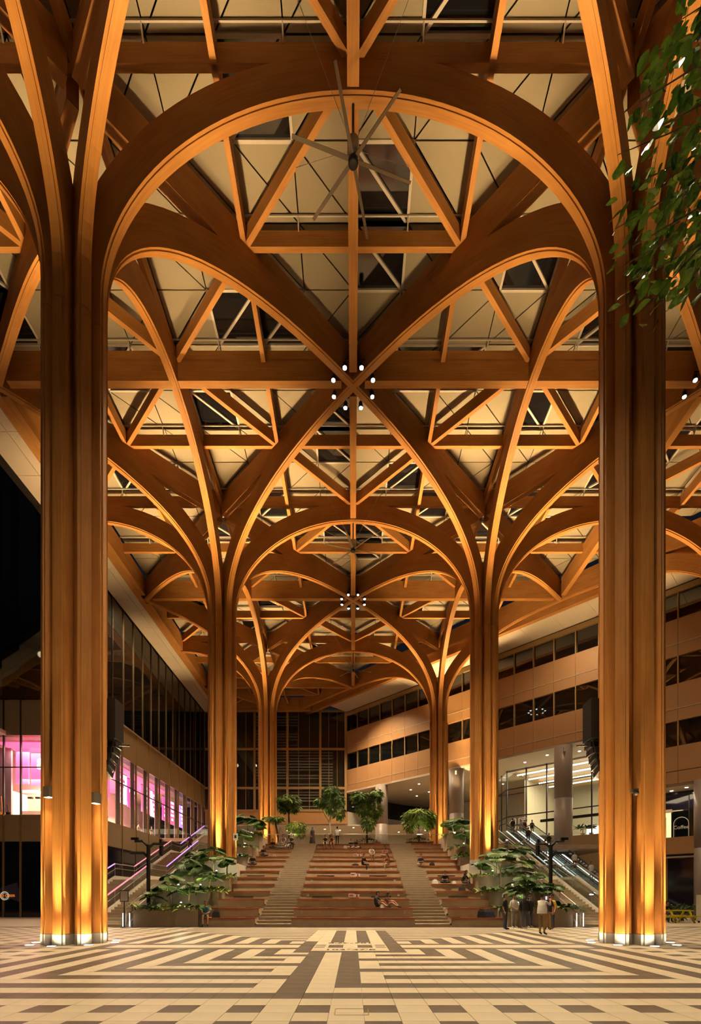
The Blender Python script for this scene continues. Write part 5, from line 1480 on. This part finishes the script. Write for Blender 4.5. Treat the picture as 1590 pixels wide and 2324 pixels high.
def person(kind, loc, rz, label, top, bottom, shoes=BLACK, sleeves=.55, legs=1.0, hair='short', scale=1.0, dress=None, hold=None, belly=0.0):
    J, vs, fs = body_data(kind)
    t = thing('person', label, 'person', loc, rz); t.scale = (scale,)*3
    mats = ['skin', fab(top), fab(bottom) if bottom != SKIN else 'skin', fab(shoes), 'ink']
    b = MB(); V = [Vector(v) for v in vs]
    for f in fs:
        c = sum((V[i] for i in f), Vector())/len(f); best = (9, None, 0)
        for e in EDG:
            dd, tt = seg_dist(c, J[e[0]], J[e[1]])
            rr = RADS[e[1] if e[1] in RADS else e[1][:2]][0]
            if dd-rr*.6 < best[0]: best = (dd-rr*.6, e, tt)
        e, tt = best[1], best[2]; k = e[1][:2]
        if e[1] in ('h0', 'h1', 'h2'): mi = 0
        elif e[1] == 'nk': mi = 0 if tt > .75 else 1
        elif k in ('sp', 'ch', 'sh'): mi = 1
        elif k == 'el': mi = 1 if tt < sleeves*1.8 else 0
        elif k == 'wr': mi = 1 if sleeves > .6 else 0
        elif k == 'hp': mi = 2
        elif k == 'kn': mi = 2 if tt < legs*1.9 else 0
        elif k == 'an': mi = (2 if legs >= .99 else 0) if tt < .93 else 3
        else: mi = 3
        b.f.append(f); b.m.append(mi); b.uv.append(None)
    b.v = list(vs)
    # face: nose, eyes, ears on the head
    h = J['h1']; hd = (J['h2']-J['h0'])
    b.ball((h.x, h.y-.098, h.z-.005), .014, .022, .02, 6, 0)
    for s in (-1, 1):
        b.ball((h.x+s*.032, h.y-.088, h.z+.018), .012, .008, .008, 6, 4); b.ball((h.x+s*.082, h.y+.0, h.z), .012, .02, .03, 6, 0)
    b.ball((h.x, h.y-.090, h.z-.045), .022, .008, .006, 6, 4)
    # hands: palm and five fingers
    for n, s in (('l', -1), ('r', 1)):
        wv = J['wr'+n]; d_ = (wv-J['el'+n]).normalized(); sd = d_.cross(Vector((0, 1, .3))).normalized(); nn = sd.cross(d_)
        b.tube([wv-d_*.01, wv+d_*.05, wv+d_*.09], [.026, .036, .032], 6, 0)
        for q in range(4):
            o = wv+d_*.085+sd*(-.027+.018*q); L = (.062, .072, .068, .052)[q]
            b.tube([o, o+d_*L*.55+nn*.008, o+d_*L*.9+nn*.03], [.0095, .009, .007], 5, 0)
        o = wv+d_*.03+sd*.03*(-s); b.tube([o, o+d_*.03+sd*.02*(-s), o+d_*.06+sd*.025*(-s)+nn*.012], [.011, .0105, .008], 5, 0)
    o = b.build('body', mats, t, True)
    # hair
    hb = MB(); hb.ball((h.x, h.y+.016, h.z+.040), .094, .110, .090, 12, 0, None, .02)
    hb.ball((h.x, h.y+.045, h.z-.01), .088, .072, .085, 10, 0)
    if hair == 'long':
        hb.tube([(h.x, h.y+.06, h.z), (h.x, h.y+.11, h.z-.18), (h.x, h.y+.13, h.z-.36)], [.085, .095, .04], 8)
    if hair == 'scarf':
        hb = MB(); hb.ball((h.x, h.y+.016, h.z+.0), .105, .108, .125, 12, 0); hb.tube([(h.x, h.y+.02, h.z-.06), (h.x, h.y+.02, h.z-.2), (h.x, h.y+.01, h.z-.34)], [.10, .15, .20], 10)
    hb.build('headscarf' if hair == 'scarf' else 'hair', 'hair_grey' if hair == 'scarf' else 'hair', t, True)
    if dress:
        s = MB(); s.tube([(0, .0, J['ch'].z), (0, .0, J['pel'].z), (0, .01, .5), (0, .02, .06)], [.17, .20, .25, .31], 14); s.build('dress', fab(dress), t, True)
    if belly or kind.startswith('stand'):
        # loose shirt over the trunk with a hem
        s = MB(); z0 = J['pel'].z-.06; n = 14; prof = [(z0, .185+belly, .135+belly), (z0+.16, .18+belly, .13+belly*1.2), (J['ch'].z-.05, .185, .125), (J['nk'].z-.08, .175, .10), (J['nk'].z-.01, .07, .065)]
        vv = []
        for (z, rx, ry) in prof:
            for q in range(n): vv.append((rx*math.cos(2*PI*q/n), .005+ry*math.sin(2*PI*q/n), z))
        ff = [(i*n+q, i*n+(q+1) % n, (i+1)*n+(q+1) % n, (i+1)*n+q) for i in range(len(prof)-1) for q in range(n)]
        s.add(vv, ff); s.build('shirt', fab(top), t, True)
    if hold == 'phone':
        p = (J['wrl']+J['wrr'])/2
        pt = thing('phone', 'small phone held up by the man in the white shirt', 'phone'); pt.matrix_world = Matrix.Translation(Vector(loc)) @ Matrix.Rotation(rz, 4, 'Z') @ Matrix.Scale(scale, 4) @ Matrix.Translation(p+Vector((0.05, -.07, .09)))
        s = MB(); s.box(-.04, .04, -.005, .005, -.075, .075); s.build('case', 'metal_black', pt)
        s = MB(); s.box(-.035, .035, .005, .007, -.068, .068); s.build('screen', emit('screen', (.5, .6, 1.0), 1.5) and 'screen', pt)
    return t
FACE = {'cam': 0.0, 'away': PI, 'right': PI/2, 'left': -PI/2}
def seat(px, row, rz, kind, label, top, bottom, **k):
    y = ROWY[row]+.26; z = RISE*(row+1)
    if kind in ('sit', 'sit_lean'): y = ROWY[row]+.30
    person(kind, ((px-801)*y/FPX, y, z), rz, label, top, bottom, **k)
# left block
seat(466, 0, .25, 'sit', 'man in a black and teal tee and shorts sitting on the lowest left tier', TEAL, GREY, legs=.5)
seat(573, 7, .1, 'sit_cross', 'person in black with folded legs on the left tier beside the white planter', BLACK, BLACK, legs=1)
seat(597, 9, .6, 'sit_cross', 'person in black lounging on the upper left tiers', BLACK, BLACK)
seat(619, 11, .1, 'sit_cross', 'person in black, leftmost of the group on the top left tiers', BLACK, BLACK)
seat(637, 11, 0, 'sit_cross', 'person in grey sitting second in the group on the top left tiers', LGREY, GREY)
seat(655, 11, -.2, 'sit_knees', 'person in dark blue with legs stretched on the top left tiers', NAVY, LGREY)
seat(643, 12, 0, 'sit', 'person in a pale mauve top on the platform edge above the left group', (.35, .28, .32), PINK, legs=.5)
seat(661, 12, .2, 'sit', 'person in dark green on the platform edge above the left group', (.02, .06, .06), BLACK)
# platform
def stand(px, y, z, rz, kind, label, top, bottom, **k): person(kind, ((px-801)*y/FPX, y, z), rz, label, top, bottom, **k)
stand(709, 46.4, ZPLAT, .9, 'stand', 'woman in a grey headscarf and long dark dress on the platform', BLACK, BLACK, hair='scarf', dress=(.03, .022, .02), sleeves=1.0)
seat(738, 12, 0, 'sit', 'person in black sitting left of the standing man at the top', BLACK, BLACK, legs=.5)
seat(752, 12, .2, 'sit', 'person in dark clothes bare legged beside the standing man at the top', BROWN, BLACK, legs=.4, hair='long')
stand(765, 46.2, ZPLAT, PI-.2, 'stand', 'man in a white shirt standing with his back turned on the platform', WHITE, BLACK, belly=.01)
seat(796, 11, .1, 'sit_cross', 'person in dark clothes at the middle of the second highest centre tier', NAVY, BEIGE)
seat(807, 11, -.1, 'sit_cross', 'person with bent knees right of the other on the second highest centre tier', BLACK, WHITE, hair='long')
# centre block
seat(823, 7, .9, 'sit', 'young man in black tee and white shoes facing his friends on the centre tiers', BLACK, BLACK, shoes=WHITE)
seat(842, 9, .3, 'sit', 'man in a white tee and khaki trousers behind the man in black', WHITE, (.22, .18, .12))
seat(874, 9, -.5, 'sit_cross', 'woman in a pink top with folded bare legs on the centre tiers', PINK, BROWN, legs=.2, hair='long')
seat(881, 7, -1.0, 'sit', 'woman with long hair and beige trousers sitting sideways on the centre tiers', BROWN, BEIGE, hair='long', shoes=WHITE)
seat(853, 1, 1.1, 'sit_knees', 'young man in a navy tee with bare legs beside a woman on the second tier', NAVY, BLACK, legs=.25, scale=1.05)
seat(877, 1, 1.15, 'sit_knees', 'young woman with a ponytail and bare legs beside the man in navy', BROWN, BROWN, legs=.2, hair='long')
# right block
seat(954, 7, .1, 'sit_cross', 'person in a dark patterned top sitting alone on the right tiers', NAVY, RED, legs=.5)
seat(1009, 4, 0, 'sit_cross', 'man in black sitting cross legged beside a bag on the right tiers', BLACK, BLACK)
seat(1050, 4, .9, 'sit_lean', 'woman in dark clothes bending forward at the end of the right tier', BLACK, JEANS, hair='long')
# group standing on the floor at the right
G = [(1146, 2110, .9, 'stand', 'man in black tee and dark jeans, leftmost of the standing group', BLACK, JEANS, {}),
     (1166, 2107, .35, 'stand_front', 'man in white tee and grey jeans with clasped hands in the group', WHITE, LGREY, dict(shoes=WHITE)),
     (1190, 2108, PI-.2, 'stand', 'woman in a black top and blue jeans seen from behind in the group', BLACK, JEANS, dict(shoes=WHITE, sleeves=1.0, hair='long')),
     (1202, 2106, .3, 'stand', 'person in black half hidden behind the woman in blue jeans', BLACK, JEANS, dict(shoes=WHITE, hair='long', scale=.97)),
     (1230, 2122, 2.2, 'stand_phone', 'stout man in a white tee and khaki trousers raising a phone', WHITE, KHAKI, dict(belly=.035, hold='phone')),
     (1243, 2111, -.6, 'stand', 'person in a dark top and tan trousers behind the man with the phone', NAVY, (.42, .26, .09), {}),
     (1252, 2109, -1.2, 'stand', 'person in a yellow tee and dark jeans at the right of the group', YELLOW, JEANS, dict(shoes=BROWN))]
for (px, py, rz, kd, lab, tp, bt, kw) in G:
    y = EYE*FPX/(py-2040); stand(px, y, 0, rz, kd, lab, tp, bt, **kw)
# stairs and escalators
person('walk', (-14.9, 45.3, SR*38), PI, 'person in a dark red tee walking up the left stair with back turned', MAROON, BLACK)
def on_esc(q, f, dx, rz, kd, lab, tp, bt, **kw):
    a, c = ESC[q]; p = a+(c-a)*f; p = p+perp*dx
    H = c.z-a.z; n = int(H/.21); import math as m_
    k = min(n-1, int(f*n)); p.z = a.z+H*(k+1)/n
    person(kd, p, rz, lab, tp, bt, **kw)
on_esc(0, .97, -.2, PI, 'stand', 'person in black near the top of the inner escalator', BLACK, GREY)
on_esc(0, .80, .0, PI, 'stand', 'broad person in black riding up the inner escalator', BLACK, BLACK, belly=.03)
on_esc(0, .62, .1, PI, 'stand', 'person in a white printed tee on the inner escalator', WHITE, GREY)
on_esc(1, .74, 0, 0, 'stand', 'person in a black top on the outer escalator', BLACK, GREY)
on_esc(1, .48, 0, 0, 'stand', 'person in white with a red print halfway on the outer escalator', WHITE, RED)
on_esc(1, .34, .1, 0, 'stand', 'person in white shorts low on the outer escalator', WHITE, LGREY, legs=.5)
for (px, tp, lab) in ((1182, LGREY, 'person in grey waiting at the escalator top'), (1190, MAROON, 'person in dark red at the escalator top'), (1207, NAVY, 'person in navy at the escalator top, rightmost')):
    stand(px, 54.3, 8.4, 0, 'stand', lab, tp, GREY)
# people inside the left shop
for k, (y, dx, lab) in enumerate(((43.8, -1.6, 'diner in pale clothes seated at the nearest shop window'), (47.0, -1.8, 'diner seated behind the second shop window'), (53.6, -1.6, 'diner seated behind a middle shop window'), (56.8, -1.4, 'diner in a dark top near the shop doors'))):
    person('sit', (X_LEFT+dx, y, 8.4+.46), .6 if k % 2 else 2.2, lab, (BLACK, PINK, BEIGE, BLACK)[k], GREY)
    st_ = thing('shop_stool', 'round stool under the %s diner in the left shop' % ORD[k], 'stool', (X_LEFT+dx, y, 8.4))
    s = MB(); s.lathe([(0, .41), (.19, .41), (.2, .46), (0, .46)], 14); s.build('seat', 'bench_wood', st_)
    s = MB(); s.lathe([(0, 0), (.2, 0), (.03, .04), (.03, .41), (0, .41)], 12); s.build('pedestal', 'metal_black', st_)

# ================================================================ BAGS AND SMALL THINGS
def bag(x, y, z, w_, d_, h, m, label, rz=0, lean=0.0):
    t = thing('bag', label, 'bag', (x, y, z), rz)
    s = MB(); s.add([(-w_/2, -d_/2, 0), (w_/2, -d_/2, 0), (w_/2, d_/2, 0), (-w_/2, d_/2, 0), (-w_*.42, -d_*.3+lean, h*.7), (w_*.42, -d_*.3+lean, h*.7), (w_*.42, d_*.35+lean, h*.75), (-w_*.42, d_*.35+lean, h*.75), (-w_*.2, 0+lean, h), (w_*.2, 0+lean, h)],
        [(0, 3, 2, 1), (0, 1, 5, 4), (1, 2, 6, 5), (2, 3, 7, 6), (3, 0, 4, 7), (4, 5, 9, 8), (6, 7, 8, 9), (5, 6, 9), (7, 4, 8)]); s.build('pouch', m, t)
    s = MB(); s.tube([(-w_*.2, lean, h*.95), (-w_*.12, lean, h*1.2), (w_*.12, lean, h*1.2), (w_*.2, lean, h*.95)], .012, 5); s.build('strap', m, t)
def seat_bag(px, row, w_, h, m, label, **k):
    y = ROWY[row]+.2; bag((px-801)*y/FPX, y, RISE*(row+1), w_, .2, h, m, label, **k)
seat_bag(490, 0, .42, .42, fab(BLACK), 'black backpack beside the man in teal'); seat_bag(783, 11, .34, .3, fab(BEIGE), 'pale tote bag beside the pair near the top')
seat_bag(816, 11, .3, .22, fab(BLACK), 'black bag right of the pair near the top'); seat_bag(806, 7, .55, .16, fab(BLACK), 'flat black bag left of the man in black tee')
seat_bag(987, 4, .38, .30, fab(WHITE), 'white tote bag on the right tier'); seat_bag(1030, 4, .25, .2, fab(WHITE), 'small white bag between the two on the right tier')
seat_bag(1092, 0, .45, .45, fab(BLACK), 'black backpack on the lowest right tier'); seat_bag(1110, 0, .6, .42, fab(NAVY), 'navy and white sports bag leaning on the lowest right tier'); seat_bag(867, 1, .22, .2, fab(WHITE), 'small white cup bag between the couple')
seat_bag(980, 7, .4, .25, fab(BLACK), 'black bag beside the person alone on the right tiers'); seat_bag(622, 9, .25, .22, fab(BEIGE), 'beige paper bag on the upper left tier')
y_ = ROWY[3]+.9; bag((1048-801)*32.6/FPX, 32.6, RISE*4-.02, .45, .28, .38, fab(BLACK), 'black backpack lying on the right tier below the bending woman')
# security camera poles in the planters
def cctv(sx):
    sd = 'left' if sx < 0 else 'right'; x = -11.35 if sx < 0 else 10.95
    t = thing('camera_pole', 'black forked security camera pole in the lowest %s planter' % sd, 'pole', (x, 27.5, .9))
    s = MB(); s.tube([(0, 0, 0), (0, 0, 3.6)], .11, 8); s.build('mast', 'metal_black', t)
    def arm(pts_, nm_): q = MB(); q.tube(pts_, .08, 6); q.build(nm_, 'metal_black', t)
    arm([(0, 0, 2.9), (sx*.25, 0, 3.15), (sx*1.0, 0, 3.15)], 'arm'); arm([(0, 0, 3.5), (sx*.3, 0, 3.8), (sx*.75, 0, 3.8)], 'arm'); arm([(0, 0, 3.4), (-sx*.3, 0, 3.65), (-sx*.8, 0, 3.65)], 'arm')
    s = MB(); s.box(sx*.55, sx*.95, -.08, .08, 3.86, 4.0); s.box(sx*.6, sx*.7, -.05, .05, 3.78, 3.88); s.build('bullet_camera', 'metal_black', t)
    s = MB(); s.box(-sx*.68-.06, -sx*.68+.06, -.06, .06, 3.68, 3.9); s.ball((-sx*.72, 0, 3.1), .13, .13, .13, 12); s.cyl(-sx*.72, 0, 3.1, 3.55, .12, 10); s.build('dome_camera', 'metal_black', t)
cctv(-1); cctv(1)
t = thing('stand_sign', 'small framed sign on a post at the foot of the left stair', 'sign', (-11.95, 25.9, 0))
s = MB(); s.cyl(0, 0, 0, 1.9, .025, 8); s.lathe([(0, 0), (.2, 0), (.2, .02), (0, .03)], 14); s.build('post', 'metal_black', t)
s = MB(); s.box(-.22, .22, -.02, .02, 1.35, 1.95); s.build('frame', 'metal_black', t)
s = MB(); s.box(-.19, .19, -.026, -.02, 1.39, 1.91); s.build('sheet', 'sign_white', t)
# small pink sign by the left planter wall
p = PX(535, 1876, 46.5); t = thing('wall_sign', 'small pink sign on the middle left column side', 'sign', (-8.35, 35.2, 5.9)); s = MB(); s.box(-.16, .16, -.02, .02, -.25, .25); s.build('plate', 'sign_white', t); s = MB(); s.box(-.08, .08, -.026, -.02, -.1, .12); s.build('arrow_print', 'ink', t)
# yellow picnic table, hedge and white kiosk box at the right
t = thing('picnic_table', 'bright yellow picnic table with bench right of the nearest right column', 'table', (20.35, 31.2, 0), 0)
s = MB(); s.box(-1.1, .85, -.35, .35, .72, .80); s.build('tabletop', 'yellow_paint', t)
for yy in (-.85, .75):
    s = MB(); s.box(-1.1, 1.15, yy, yy+.28, .40, .46); s.build('bench', 'yellow_paint', t)
for x in (-.55, .62):
    for yy in (-.75, .75):
        s = MB(); s.bar((x, yy, 0), (x, yy*.35, .74), .09, .09); s.build('leg', 'yellow_paint', t)
    s = MB(); s.box(x-.05, x+.05, -.85, 1.0, .32, .40); s.build('crossbar', 'yellow_paint', t)
person('sit_lean', (20.2, 31.2+.9, .46), 0, 'person in black leaning over the yellow picnic table', BLACK, JEANS)
t = thing('kiosk_box', 'pale grey wheeled kiosk box at the right edge', 'kiosk', (22.15, 30.9, 0))
s = MB(); s.box(-.5, .9, -.4, .4, .12, 1.75); s.build('body', 'frame_pale', t)
for x in (-.4, .8):
    for yy in (-.3, .3):
        s = MB(); s.cyl(x, yy, 0, .12, .06, 8); s.build('castor', 'rubber', t)
s = MB(); s.box(-.45, .85, -.405, -.4, .2, 1.6); s.build('door_panel', 'sign_white', t)
for k in range(9):
    t = thing('hedge_bush', '%s leafy bush from the left in the hedge behind the picnic table' % ORD[k], 'bush', (17.6+k*.95, 33.6+.2*(k % 2), 0), 0, 'hedge behind the picnic table')
    s = MB(); leaf_cloud(s, (0, 0, .6), .6, .45, .5, 170, random.Random(k), .3, -.2); stuff(s.build('foliage', 'leaf_fan', t)); s = MB(); s.cyl(0, 0, 0, .5, .04, 6); s.build('stem', 'bark', t)
# plants in the bright shop window upstairs
for k, (px, lab) in enumerate(((1322, 'potted palm in the bright upstairs window'), (1341, 'potted fan plant in the bright upstairs window'))):
    d_ = 55.2-k*.5; p = PX(px, 1915, d_)
    t = thing('potted_plant', lab, 'plant', (p.x, p.y, 8.4), 0)
    s = MB(); s.lathe([(0, 0), (.18, 0), (.25, .4), (0, .4)], 14); s.build('pot', 'white_wall', t)
    s = MB(); s.tube([(0, 0, .35), (0, 0, .9)], .03, 6); s.build('stem', 'bark', t)
    if k == 0:
        o = mobj('foliage', FERNS[1], t, (0, 0, .9)); o.scale = (1.6, 1.6, 2.0)
    else:
        for q in range(3): o = mobj('leaf', FAN, t, (0, 0, 1.0+.1*q), (.2, .2, q*2.1)); o.scale = (.6, .6, .6)
